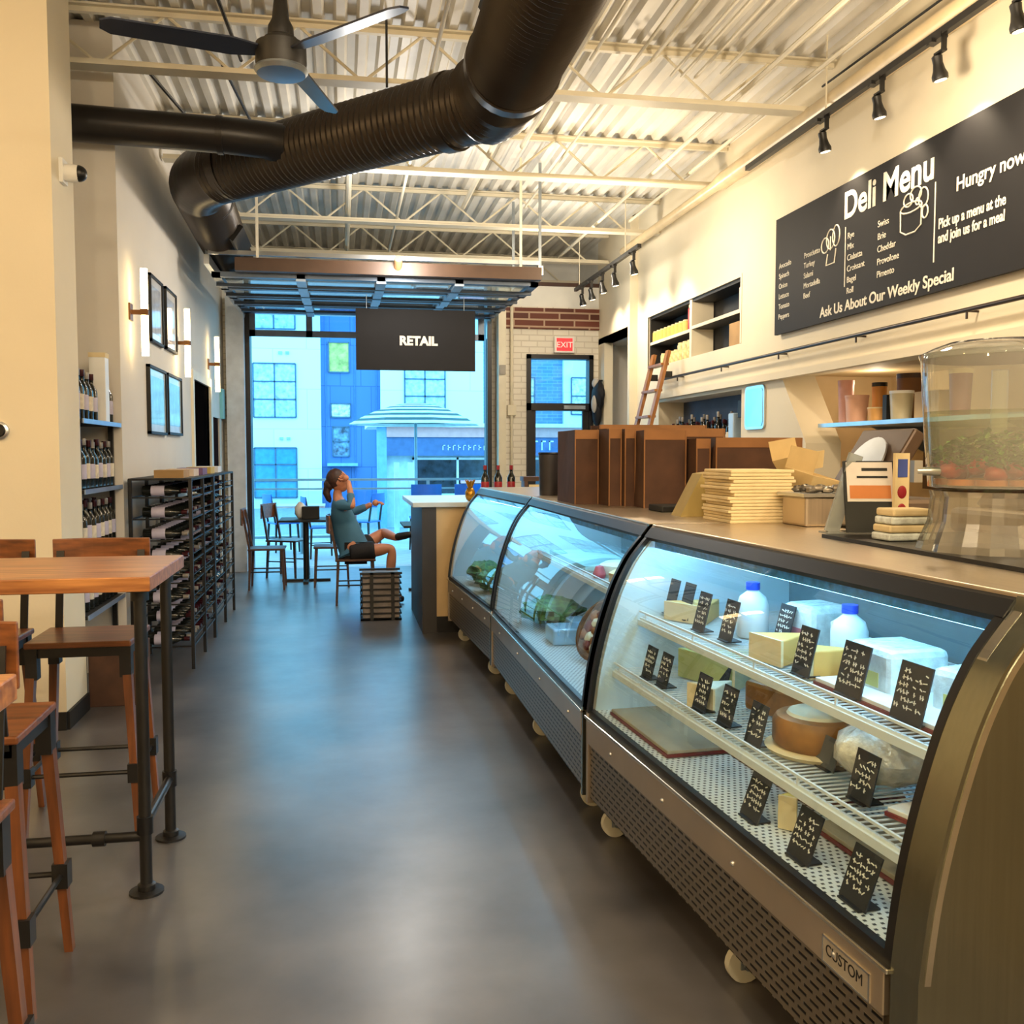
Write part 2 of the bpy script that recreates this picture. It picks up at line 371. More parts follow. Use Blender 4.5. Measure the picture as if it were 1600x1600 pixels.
dr = struct(B().box(2.49, 2.55, 12.86, 13.05, 0, 2.86).box(3.36, 3.42, 12.86, 13.05, 0, 2.86).box(2.49, 3.42, 12.86, 13.05, 2.8, 2.86).box(2.49, 3.42, 12.86, 13.05, 2.1, 2.2).box(2.55, 2.62, 12.9, 12.96, 0, 2.1).box(3.28, 3.36, 12.9, 12.96, 0, 2.1).box(2.55, 3.36, 12.9, 12.96, 0, 0.2).build('door_4', dk), 'black framed glass exit door with transom')
bx('glass_pane', glass, 2.62, 3.28, 12.92, 12.93, 0.2, 2.1, dr); bx('glass_pane', glass, 2.55, 3.36, 12.95, 12.96, 2.2, 2.8, dr)
B().box(2.62, 3.28, 12.84, 12.87, 1.0, 1.05).build('push_bar', galv, dr)
B().box(3.0, 3.3, 12.83, 12.86, 2.12, 2.17).build('door_closer', galv, dr)
struct(B().box(-1.42, -1.2, 12.66, 12.9, 0, 3.5).build('wall_jamb_left', M('pale_blue_grey_steel', (214, 220, 228), 0.5)), 'pale post left of the roll-up door')
struct(B().box(-1.2, -1.14, 12.8, 13.1, 0, 3.5).box(1.94, 2.0, 12.8, 13.1, 0, 3.5).box(-1.2, 2.0, 12.8, 13.1, 3.42, 3.5).build('trim_4', dk), 'dark frame of the roll-up opening')
struct(B().box(2.06, 2.16, 12.6, 12.9, 0, 3.4).build('wall_jamb_right', white_steel), 'white post right of the roll-up door')
# the shop behind the camera, closed
struct(bx('wall_front', wall_paint, -6, 5.2, -4.1, -4, 0, 4.6), 'cream wall behind the viewer')
struct(bx('wall_far_left', wall_paint, -6.1, -6, -4, 5.55, 0, 4.6), 'cream wall at the far left')
struct(bx('wall_far_right', wall_paint, 5.1, 5.2, -4, 13, 0, 4.6), 'wall behind the staff recess')
# ------------------------------------------------------------------ ceiling structure
def joist(y, label, xl=-1.47):
    xr = 3.49 if y > 11.5 else 3.59
    t = thing('steel_joist', label, 'joist', (0, y, 4.0), 0, 'white open-web roof joists')
    B().box(xl, xr, -0.06, 0.06, 0.372, 0.385).box(xl, xr, -0.02, 0.02, 0.34, 0.372).build('top_chord', white_steel, t)
    B().box(xl, xr, -0.065, 0.065, 0, 0.013).box(xl, xr, -0.02, 0.02, 0.013, 0.05).build('bottom_chord', white_steel, t)
    w = B(); x = xl+0.05; k = 0
    while x < 3.05:
        w.cyl((x, 0, 0.02 if k % 2 else 0.36), (x+0.42, 0, 0.36 if k % 2 else 0.02), 0.011, 6); x += 0.42; k += 1
    w.build('web', white_steel, t)
for y, l in ((4.75, 'white open-web steel joist over the ceiling fan, nearest of the joists'), (6.72, 'white open-web steel joist just above the black duct branch'),
             (8.7, 'white open-web steel joist beyond the long black duct diagonal'), (10.65, 'white open-web steel joist nearest the raised roll-up door'), (12.4, 'white open-web steel joist above the brick back wall'), (13.95, 'white open-web steel joist farthest away, at the end of the deck')):
    joist(y, l, -5.9 if y < 5 else (-1.98 if y < 6.9 else -1.46))
# bridging rods and conduits running along the room
def pipe(name, label, pts, r, mat=white_steel, cat='conduit', group='ceiling conduits', n=8):
    p0 = V(pts[0]); o = B().tube([V(p)-p0 for p in pts], r, n).build(name, mat); o.location = p0
    return tag(o, label, cat, group)
cx = [(0.62, 4.06, 0.014), (1.2, 4.3, 0.02), (1.34, 4.2, 0.028), (1.42, 4.12, 0.011), (1.62, 4.25, 0.024), (1.75, 4.27, 0.013), (2.02, 4.22, 0.012), (2.2, 4.3, 0.016), (2.34, 4.2, 0.012), (2.42, 4.2, 0.012), (2.52, 4.2, 0.012), (2.72, 4.24, 0.014), (2.86, 4.1, 0.018)]
names = ['first', 'second', 'third', 'fourth', 'fifth', 'sixth', 'seventh', 'eighth', 'ninth', 'tenth', 'eleventh', 'twelfth', 'thirteenth']
for k, (x, z, r) in enumerate(cx):
    y1 = (12.7, 8.6, 10.6, 6.7, 8.6, 6.7, 10.6, 6.7, 6.7, 6.7, 6.7, 6.7, 12.6)[k]
    pipe('conduit', 'thin cream ceiling conduit, %s counted from the black duct towards the menu wall' % names[k], [(x, 1.5, z), (x, y1, z)], r)
pipe('black_conduit', 'thin black ceiling pipe running among the cream conduits', [(1.27, 1.5, 4.16), (1.27, 6.7, 4.16)], 0.011, black_steel, group=None)
pipe('sprinkler_pipe', 'cream sprinkler pipe along the ceiling left of the black duct elbow', [(0.1, 7.6, 4.12), (0.1, 12.6, 4.12)], 0.03, group=None, cat='pipe')
pipe('wall_pipe', 'fat cream pipe along the top of the menu wall above the track', [(3.4, 0.5, 3.96), (3.4, 8.3, 3.96), (3.4, 8.5, 3.96), (3.4, 11.4, 3.96)], [0.075, 0.075, 0.05, 0.05], M('cream_pipe', (206, 186, 148), 0.35), group=None, cat='pipe', n=16)
pipe('electrical_conduit', 'slim cream conduit under the deck beside the fat cream pipe', [(3.22, 0.5, 4.12), (3.22, 10.6, 4.12)], 0.016, group=None)
pipe('black_wire', 'thin black wire run sagging along the menu wall top', [(3.5, 2.5, 4.2), (3.5, 4.6, 4.17), (3.5, 6.7, 4.2)], 0.008, black_paint, group=None, cat='wire')
# left-hand black rods at the ceiling
for a, b, l in (((-1.25, 6.75, 4.05), (-0.98, 8.7, 4.05), 'thin black rod crossing the deck above the duct branch'), ((-0.72, 4.7, 4.1), (-0.62, 6.7, 4.1), 'thin black rod at the ceiling left of the fan'), ((-0.75, 6.8, 4.1), (-0.6, 8.7, 4.1), 'thin black rod behind the fan, towards the left wall')):
    pipe('hanger_rod', l, [a, b], 0.012, black_steel, cat='rod', group='black rods at the ceiling')
# ------------------------------------------------------------------ ducts
def smooth_path(pts, rad, n=8):
    pts = [V(p) for p in pts]; out = [pts[0]]
    for i in range(1, len(pts)-1):
        a, b, c = pts[i-1], pts[i], pts[i+1]
        d1, d2 = (a-b).normalized(), (c-b).normalized()
        for k in range(n+1):
            t = k/n; p, q = b+d1*rad*(1-t), b+d2*rad*t
            out.append(p*(1-t)+q*t)
    return out + [pts[-1]]
def ribbed(path, r, step=0.05, rib=0.011):
    P = [path[0]]; acc = 0
    L = []; 
    for a, b in zip(path, path[1:]):
        n = max(1, int((b-a).length/(step/2)))
        for k in range(n): L.append(a.lerp(b, k/n))
    L.append(path[-1])
    return L, [r + (rib if i % 2 else 0) for i in range(len(L))]
t = thing('spiral_duct', 'fat black spiral duct zigzagging under the ceiling', 'duct', (0.9, 5.8, 3.65))
base = V((0.9, 5.8, 3.65))
path = smooth_path([V(p)-base for p in ((0.97, 2.2, 3.66), (0.95, 5.85, 3.65), (-1.08, 7.85, 3.63), (-1.14, 10.9, 3.6))], 0.26)
pp, rr = ribbed(path, 0.0)
rr = [q+(0.25 if p_.y < 0.12 and p_.x > -0.3 and i < len(pp)*0.5 else 0.218) for i, (q, p_) in enumerate(zip(rr, pp))]
B().tube(pp, rr, 28).build('duct_run', duct_mat, t)
col = B()
for a, b in (((0.955, 5.3), (0.955, 5.38)), ((0.72, 6.1), (0.66, 6.16)), ((-0.75, 7.53), (-0.81, 7.585)), ((-1.09, 8.35), (-1.09, 8.43))):
    B().cyl(V((a[0], a[1], 3.65))-base, V((b[0], b[1], 3.65))-base, 0.272 if a[1] < 6 else 0.24, 28).build('collar', duct_mat, t)
for (y, x, z) in ((4.75, 0.955, 3.65),):
    g = B(); g.mx = Matrix.Translation(V((x, y, z))-base) @ Matrix.Rotation(math.radians(-128), 4, 'Y')
    g.box(0.235, 0.275, -0.3, 0.3, -0.085, 0.085); vent = g.build('vent_register', black_steel, t)
    g = B(); g.mx = Matrix.Translation(V((x, y, z))-base) @ Matrix.Rotation(math.radians(-128), 4, 'Y')
    g.box(0.275, 0.279, -0.27, 0.27, 0.055, 0.075); g.build('register_blade', alum, vent)
g = B(); g.mx = Matrix.Translation(V((-1.11, 9.4, 3.63))-base) @ Matrix.Rotation(math.radians(35), 4, 'Y')
g.box(0.235, 0.275, -0.4, 0.4, -0.08, 0.08); g.build('vent_register', black_steel, t)
hg = B()
for x, y in ((0.955, 3.4), (0.32, 6.47), (-1.11, 9.9)):
    hg.cyl(V((x, y, 3.9))-base, V((x, y, 4.39))-base, 0.008, 6)
hg.build('hanger', black_steel, t)
t = thing('branch_duct', 'slim smooth black duct branching to the left wall', 'duct', (-0.3, 6.86, 3.66))
B().tube([(-1.68, -0.05, 0.02), (-0.45, 0, 0), (-0.2, 0.05, 0.0), (-0.02, 0.12, -0.01), (0.12, 0.2, -0.01)], [0.118, 0.118, 0.122, 0.14, 0.16], 24).build('duct_run', M('black_duct_smooth', (34, 31, 30), 0.36, 0.3, var=0.1), t)
B().cyl((-0.5, 0, 0), (-0.46, 0, 0), 0.126, 24).build('collar', M('black_duct_smooth', (34, 31, 30)), t)
# ------------------------------------------------------------------ ceiling fan
t = thing('ceiling_fan', 'black ceiling fan with three slim blades hanging on a rod', 'fan', (-0.23, 4.24, 3.2))
B().lathe([(0.02, 1.19), (0.06, 1.15), (0.06, 1.1), (0.02, 1.06)], n=16).build('canopy', black_steel, t)
B().cyl((0, 0, 0.2), (0, 0, 1.1), 0.014, 10).build('rod', black_steel, t)
B().lathe([(0.016, 0.25), (0.024, 0.24), (0.036, 0.13), (0.052, 0.1), (0.055, 0.06), (0.07, 0.05), (0.075, 0.03), (0.104, 0.025), (0.106, -0.05), (0.1, -0.075)], n=24).build('motor', M('fan_black', (17, 16, 15), 0.5), t)
B().lathe([(0.1, -0.075), (0.108, -0.07), (0.112, -0.08), (0.1, -0.095), (0.05, -0.1), (0.001, -0.1)], n=24).build('rim', galv, t)
blade_m = M('fan_blade_blue_black', (44, 50, 66), 0.3, 0.2)
for a in (-47, 73, 193):
    b = B(); b.mx = Matrix.Rotation(math.radians(a), 4, 'Z') @ Matrix.Rotation(math.radians(14), 4, 'X')
    b.prism([(0.1, -0.035), (0.2, -0.055), (0.66, -0.045), (0.7, -0.02), (0.7, 0.03), (0.66, 0.05), (0.2, 0.055), (0.1, 0.035)], 'z', -0.012, -0.004)
    b.build('blade', blade_m, t)
# ------------------------------------------------------------------ roll-up door, sign, track lights
t = thing('overhead_door', 'roll-up glass door raised flat under the ceiling over the opening', 'door', (0.4, 12.7, 3.3))
fr_m = M('door_rail_steel', (96, 108, 124), 0.4, 0.5)
for k in range(4):
    y0, y1 = -0.05-0.8*k, -0.05-0.8*(k+1)+0.02
    zt = -0.035*(k+0.5); f = B(); f.mx = Matrix.Translation((0, 0, zt))
    f.box(-1.58, 1.55, y0-0.09, y0, 0, 0.045).box(-1.58, 1.55, y1, y1+0.09, 0, 0.045)
    for x in (-1.58, -0.8, -0.04, 0.72, 1.47): f.box(x, x+0.08, y1, y0, 0.0, 0.04)
    s = f.build('door_section', fr_m, t)
    bx('glass_pane', glass, -1.55, 1.5, y1+0.05, y0-0.05, 0.02+zt, 0.026+zt, s)
    st = B()
    for x in (-0.8, -0.04, 0.72): st.box(x-0.005, x+0.085, y1, y0, -0.025+zt, -0.002+zt)
    st.build('stile', M('blue_lit_steel', (170, 186, 204), 0.45, 0.2), s)  # daylight on the stiles is put into this pale blue
    bx('strut', M('slate_strut', (60, 70, 84), 0.45, 0.4), -1.58, 1.55, (y0+y1)/2-0.025, (y0+y1)/2+0.025, -0.03+zt, 0.0+zt, s)
f = B().box(-1.55, 1.5, 0.12, 0.165, -0.28, -0.2).box(-1.55, 1.5, 0.12, 0.165, 0.02, 0.1)
for x in (-1.55, -0.83, 0.0, 0.75, 1.42): f.box(x, x+0.08, 0.12, 0.165, -0.28, 0.1)
s = f.build('door_section', fr_m, t); bx('glass_pane', glass, -1.5, 1.45, 0.14, 0.146, -0.2, 0.02, s)
for sx, l in ((-1.62, 'left'), (1.57, 'right')):
    tr = B().bar((sx, -3.25, 0.03), (sx, 0.0, 0.03), 0.05, 0.09)
    tr.tube([(sx, 0, 0.03), (sx, 0.1, 0.0), (sx, 0.15, -0.1), (sx, 0.16, -0.25)], 0.035, 8).bar((sx, 0.16, -0.2), (sx, 0.16, -3.3), 0.06, 0.06)
    tr.build('track', alum, t)
B().bar((-1.6, -3.28, 0.09), (1.55, -3.28, 0.09), 0.04, 0.04).build('rear_hanger', alum, t)
# hanging drops for the tracks
hd = B()
for sx in (-1.62, 1.57):
    for y in (-3.2, -1.7): hd.bar((sx, y, 0.07), (sx, y, 1.09), 0.03, 0.008)
hd.build('hanger', galv, t)
t = thing('torsion_shaft', 'brown torsion spring shaft across the room above the raised door', 'shaft', (0.55, 9.36, 3.3))
B().box(-1.5, 1.4, -0.05, 0.05, -0.09, 0.03).build('housing', M('brown_housing', (74, 52, 36), 0.5), t)
for x in (-1.3, 1.2): B().bar((x, 0, 0.03), (x, 0, 1.085), 0.025, 0.01).build('bracket', white_steel, t)
B().cyl((0, -0.02, -0.02), (0, -0.14, 0.05), 0.04, 12).build('motor_head', M('tan_motor', (150, 116, 80), 0.5), t)
t = thing('retail_sign', 'black hanging sign reading RETAIL in white letters', 'sign', (0.77, 10.0, 2.68))
bx('panel', sign_black, -0.61, 0.615, -0.02, 0.02, -0.31, 0.31, t)
text('RETAIL', 0.125, chalk, (0.025, -0.022, -0.05), (1, 0, 0), (0, 0, 1), t, align='CENTER', bold=0.006)
wr_ = B()
for x in (-0.5, 0.5): wr_.cyl((x, 0, 0.31), (x, 0, 0.46), 0.004, 6)
wr_.build('wire', galv, t)
# track over the menu wall with spot heads
t = thing('light_track', 'long black lighting track along the menu wall', 'track', (3.32, 4.0, 3.86))
bx('rail', black_steel, -0.02, 0.02, -3.5, 3.6, -0.02, 0.02, t)
dr_ = B()
for y in (-2.6, 0.0, 2.3): dr_.cyl((0, y, 0.02), (0, y, 0.53), 0.006, 6)
dr_.build('drop_rod', white_steel, t)
def spot(loc, label, group, aim=None, power=0, rz=0, face_mat=None):
    t = thing('spot_head', label, 'spotlight', loc, rz, group); t.scale = (0.74, 0.74, 0.74)
    B().box(-0.03, 0.03, -0.09, 0.09, -0.02, 0.02).box(-0.06, -0.02, -0.02, 0.02, -0.03, 0.0).build('adapter', black_steel, t)
    B().box(-0.02, 0.02, -0.095, -0.08, -0.11, 0.0).box(-0.02, 0.02, -0.1, 0.01, -0.12, -0.105).build('yoke', black_steel, t)
    b = B(); b.mx = Matrix.Translation((0, 0, -0.12)) @ Matrix.Rotation(math.radians(-12), 4, 'Y')
    b.lathe([(0.03, 0.0), (0.04, -0.01), (0.036, -0.06), (0.045, -0.11), (0.06, -0.15), (0.058, -0.18), (0.045, -0.185)], n=16)
    h = b.build('lamp_head', black_steel, t)
    b = B(); b.mx = Matrix.Translation((0, 0, -0.12)) @ Matrix.Rotation(math.radians(-12), 4, 'Y')
    b.lathe([(0.045, -0.186), (0.02, -0.187), (0.001, -0.187)], n=14)
    b.build('bulb', M('warm_bulb', (255, 236, 200), 0.4, emit=((255, 226, 178), 9)), h)
    if power: lamp('spot_beam', 'SPOT', V((0.1, 0, -0.34)), power, WARM, 0.03, aim=V(aim), angle=95, blend=0.8, parent=t)
    return t
gl = 'spot heads on the menu wall track'
sp = ((6.35, 'black spot head on the menu track, farthest of the row, left of the sign title'), (5.66, 'black spot head on the menu track above the word Deli'), (5.04, 'black spot head on the menu track above the word Menu'), (4.4, 'black spot head on the menu track at the picture edge'))
for y, l in sp: spot((3.32, y, 3.84), l, gl, aim=(0.6, 0, -1.7), power=26)
for y in (3.3, 2.2): spot((3.32, y, 3.84), 'black spot head on the near run of the menu track', gl, aim=(0.6, 0, -1.7), power=26)
t = thing('light_track', 'short black lighting track near the exit door', 'track', (3.0, 11.0, 3.62))
bx('rail', black_steel, -0.02, 0.02, -1.5, 1.2, -0.02, 0.02, t)
B().cyl((0, -1, 0.02), (0, -1, 0.77), 0.006, 6).cyl((0, 1, 0.02), (0, 1, 0.77), 0.006, 6).build('drop_rod', white_steel, t)
for y, l in ((9.75, 'lit spot head on the short track, nearest of five'), (10.45, 'lit spot head on the short track, second nearest'), (10.95, 'lit spot head on the short track, middle of five'), (11.45, 'lit spot head on the short track, second from the exit door'), (11.9, 'lit spot head on the short track closest to the exit door')):
    spot((3.0, y, 3.6), l, 'spot heads on the short track', aim=(0.75, 0.05, -0.9), power=22)
# ------------------------------------------------------------------ left wall: sconces, pictures, shelf, camera, thermostat
for y, l in ((7.33, 'glowing tube sconce nearest the shelf recess'), (9.29, 'glowing tube sconce between the pictures and the dark doorway'), (11.45, 'glowing tube sconce farthest along the left wall beyond the doorway')):
    t = thing('tube_sconce', l, 'wall lamp', (-1.48, y, 2.53), 0, 'tube sconces on the left wall')
    B().box(0, 0.012, -0.05, 0.05, -0.06, 0.06).build('wall_plate', M('bronze', (120, 84, 50), 0.35, 0.8), t)
    B().box(0.0, 0.13, -0.014, 0.014, -0.016, 0.016).box(0.075, 0.125, -0.03, 0.03, -0.022, 0.022).build('arm', M('bronze', (120, 84, 50)), t)
    B().cyl((0.1, 0, 0.02), (0.1, 0, 0.31), 0.026, 14).cyl((0.1, 0, -0.31), (0.1, 0, -0.02), 0.026, 14).build('glass_tube', M('sconce_tube', (255, 240, 205), 0.4, emit=((255, 222, 160), 11)), t)
def picture(y0, y1, z0, z1, label, hue):
    t = thing('framed_picture', label, 'picture', (-1.47, (y0+y1)/2, z0), 0, 'framed pictures on the left wall')
    w = (y1-y0)/2; h = z1-z0
    B().box(-0.01, 0.02, -w, -w+0.022, 0, h).box(-0.01, 0.02, w-0.022, w, 0, h).box(-0.01, 0.02, -w, w, 0, 0.022).box(-0.01, 0.02, -w, w, h-0.022, h).build('frame', black_paint, t)
    bx('mat_board', M('mat_board_%s' % hue[0], hue[1], 0.12, var=0.05, spec=0.6), -0.008, 0.006, -w+0.02, w-0.02, 0.02, h-0.02, t)
    bx('photograph', M('photo_%s' % hue[0], hue[2], 0.1, var=0.12, scale=9, spec=0.8), 0.006, 0.008, -w+0.07, w-0.07, 0.08, h-0.08, t)
mb = (232, 232, 232)
picture(7.98, 8.52, 2.4, 2.93, 'framed picture nearest the first sconce, upper row of the left wall', ('grey', mb, (206, 212, 222)))
picture(8.66, 9.2, 2.41, 2.94, 'framed picture in the upper row beside the middle sconce', ('grey', mb, (206, 212, 222)))
picture(7.86, 8.6, 1.67, 2.21, 'framed picture in the lower row, below the first sconce', ('blue', (205, 224, 236), (150, 200, 232)))  # lower row: window reflected in the glass is painted as blue tones
picture(8.68, 9.4, 1.68, 2.21, 'framed picture in the lower row, beside the dark doorway', ('blue', (205, 224, 236), (150, 200, 232)))
tag(bx('wall_canvas', M('cyan_canvas', (120, 205, 226), 0.4), -1.48, -1.44, 12.45, 12.66, 1.95, 2.32), 'small cyan canvas beside the pale post of the roll-up door', 'canvas')
t = thing('security_camera', 'small white security camera on the cream wall end', 'camera', (-1.5, 5.74, 3.06))
B().box(0, 0.02, -0.05, 0.05, -0.06, 0.07).build('mount', white_plastic, t)
B().lathe([(0.001, 0.0), (0.045, 0.01), (0.05, 0.05), (0.045, 0.09)], (0.0, 0, 0), 16, 'x').build('housing', white_plastic, t)
B().ball((0.09, 0, 0), (0.045, 0.045, 0.045), 14, 10).build('lens', gasket, t)
t = thing('thermostat', 'round black thermostat dial with pale rim on the yellow wall end', 'thermostat', (-1.795, 5.55, 1.64))
B().lathe([(0.048, 0.0), (0.048, -0.018), (0.038, -0.024)], (0, 0, 0), 20, 'y').build('rim', alum, t)
B().lathe([(0.036, -0.02), (0.036, -0.03), (0.03, -0.036), (0.001, -0.036)], (0, 0, 0), 20, 'y').build('dial', gasket, t)
# ------------------------------------------------------------------ wine bottles and shelves
def bottle_mesh(foil, lab=True, h=0.3, r=0.037, lm=None, gm=None):
    b = B(); k = h/0.3
    b.lathe([(r*0.6, 0), (r, 0.004), (r, 0.06*k), (r+0.0006, 0.062*k), (r+0.0006, 0.15*k), (r, 0.152*k), (r, 0.185*k), (r*0.75, 0.21*k), (0.0145, 0.235*k), (0.0145, 0.26*k), (0.016, 0.262*k), (0.016, 0.3*k)], n=10,
            mats=[0, 0, 0, 1 if lab else 0, 1 if lab else 0, 0, 0, 0, 0, 2, 2])
    return b, [gm or bottle_glass, lm or bottle_label, foil]
def bottle(name, label, loc, group, foil=bottle_foil, h=0.3, lm=None, gm=None, r=0.037):
    b, m = bottle_mesh(foil, True, h, r, lm, gm)
    o = b.build(name, m); o.location = loc
    return tag(o, label, 'bottle', group)
t = thing('wall_shelf_unit', 'black wall shelf unit with pale front edges in the recess', 'shelf', (-1.66, 6.6, 0))
for z in (0.55, 0.92, 1.3, 1.72):
    s = bx('shelf_board', black_paint, -0.33, 0.17, -0.6, 0.58, z-0.02, z, t)
    bx('front_edge', M('pale_shelf_edge', (150, 168, 196), 0.3, 0.5), 0.17, 0.178, -0.6, 0.58, z-0.024, z+0.004, s)
B().box(-0.33, -0.3, -0.6, -0.57, 0, 1.72).box(-0.33, -0.3, 0.33, 0.36, 0, 1.72).box(0.12, 0.15, -0.6, -0.57, 0, 1.72).box(0.1, 0.13, 0.33, 0.36, 0, 1.72).build('upright', black_steel, t)
lab2 = M('pale_bottle_label_violet', (190, 184, 205), 0.7, var=0.1)
src = {}
for zi, (z, txt) in enumerate(((0.55, 'lowest'), (0.92, 'second'), (1.3, 'third'), (1.72, 'top'))):
    for r_, x in enumerate((-1.56, -1.66, -1.77)):
        for k in range(10):
            y = 6.08+0.105*k + random.uniform(-0.01, 0.01)
            if zi == 3 and (k in (5, 6) or r_ == 2): continue
            h = random.choice((0.3, 0.3, 0.31, 0.29))
            if r_ == 2 and y > 6.9: continue
            key = (h, (k+zi) % 2)
            l = 'wine bottle standing on the %s board of the recess shelf' % txt
            g = 'bottles on the %s recess shelf' % txt
            if key not in src: src[key] = bottle('wine_bottle', l, (x, y, z), g, bottle_foil if key[1] else bottle_foil_pale, h, lab2 if key[1] else bottle_label)
            else: copy_tree(src[key], l, g, (x, y, z), random.uniform(0, 6))
t = thing('gift_box', 'tall narrow white gift box standing among bottles on the top recess shelf', 'box', (-1.55, 6.68, 1.72))
bx('carton', white_plastic, -0.05, 0.05, -0.05, 0.05, 0, 0.42, t, 0.003); bx('lid', cream_paper, -0.052, 0.052, -0.052, 0.052, 0.42, 0.45, t)
tag(bx('cardboard_box', kraft, -1.5, -1.2, 6.02, 6.3, 0, 0.36, bevel=0.004), 'brown cardboard box on the floor under the recess shelf', 'box')
# wine racks along the left wall
def rack(y0, y1, label, blabel, bgroup):
    L = y1-y0
    t = thing('wine_rack', label, 'wine rack', (-1.24, y0, 0), 0, 'black wire wine racks')
    for x in (-0.2, 0.2):
        for y in (0.01, L/2, L-0.01):
            B().box(x-0.012, x+0.012, y-0.012, y+0.012, 0, 1.34).build('post', black_steel, t)
    for k in range(8):
        z = 0.16+0.15*k
        w = B()
        for x in (-0.2, 0.2): w.bar((x, 0, z), (x, L, z), 0.01)
        for y in (0.01, L-0.01): w.bar((-0.2, y, z), (0.2, y, z), 0.01)
        w.bar((0.2, 0, z+0.05), (0.2, L, z+0.05), 0.006)
        w.build('tier', black_steel, t)
    bx('top_board', black_paint, -0.21, 0.21, 0, L, 1.33, 1.345, t)
    n = int(L/0.112)
    for k in range(8):
        for j in range(n):
            if random.random() < 0.12: continue
            y = y0+0.065+j*(L-0.1)/n; z = 0.206+0.15*k
            f = random.random()
            key = 'lying%d' % (0 if f < 0.5 else 1)
            if key not in src:
                b, m = bottle_mesh(bottle_foil if f < 0.5 else bottle_foil_pale, True, 0.3, 0.037, lab2)
                b.v = [V((p.z-0.1, p.y, p.x)) for p in b.v]
                o = b.build('wine_bottle', m); src[key] = tag(o, blabel, 'bottle', bgroup); o.location = (-1.27, y, z)
            else: copy_tree(src[key], blabel, bgroup, (-1.27, y, z))
rack(6.98, 8.17, 'black wire wine rack nearest the bar table, full of bottles', 'dark wine bottle lying in the black wire rack nearest the bar table', 'bottles in the near wine rack')
rack(8.19, 9.6, 'black wire wine rack farther along the wall, towards the roll-up door', 'dark wine bottle lying in the far black wire rack', 'bottles in the far wine rack')
cols = [((176, 140, 90), 'tan'), ((214, 196, 180), 'pale'), ((120, 90, 130), 'violet'), ((196, 170, 90), 'yellow'), ((220, 220, 224), 'white')]
for k, (c, n) in enumerate(cols):
    tag(bx('gift_carton', M('carton_%s' % n, c, 0.7), -1.3, -1.1, 7.1+k*0.48, 7.36+k*0.48, 1.345, 1.40), 'flat %s carton lying on top of the wine racks' % n, 'carton', 'cartons on the wine racks')
# ------------------------------------------------------------------ curved glass display cases
PROF = [(0.0, 0.50), (0.008, 0.57), (0.022, 0.665), (0.045, 0.77), (0.074, 0.873), (0.115, 0.99), (0.165, 1.09), (0.21, 1.15), (0.255, 1.2)]
def crom(P, n=4):
    out = []
    for i in range(len(P)-1):
        a, b, c, d = P[max(0, i-1)], P[i], P[i+1], P[min(len(P)-1, i+2)]
        for k in range(n):
            t = k/n; out.append(tuple(0.5*(2*b[j]+(c[j]-a[j])*t+(2*a[j]-5*b[j]+4*c[j]-d[j])*t*t+(3*b[j]-a[j]-3*c[j]+d[j])*t**3) for j in (0, 1)))
    return out+[P[-1]]
PROF = crom(PROF)
louver = brick_mat('louvred_stainless', (30, 27, 24), (22, 20, 18), (150, 140, 124), bw=0.052, bh=0.022, msize=0.0085, rough=0.32, plane='yz', metal=0.9, bump=0.5, smooth=0.3)
perf = brick_mat('perforated_white_deck', (60, 66, 70), (52, 58, 62), (222, 226, 224), bw=0.02, bh=0.02, msize=0.006, rough=0.5, plane='xy', metal=0.0, bump=0.2, offset=0.5)
led = M('cool_case_lamp', (230, 245, 255), 0.4, emit=((160, 220, 255), 26))
blue_strip = M('lit_blue_strip', (70, 160, 240), 0.35, var=0.2, scale=40)  # brightness of the strip is put into the blue colour itself
def off(d):
    out = []
    for i, (x, z) in enumerate(PROF):
        a = PROF[max(0, i-1)]; b = PROF[min(len(PROF)-1, i+1)]
        t = V((b[0]-a[0], b[1]-a[1])).normalized(); out.append((x + t.y*d, z - t.x*d))
    return out
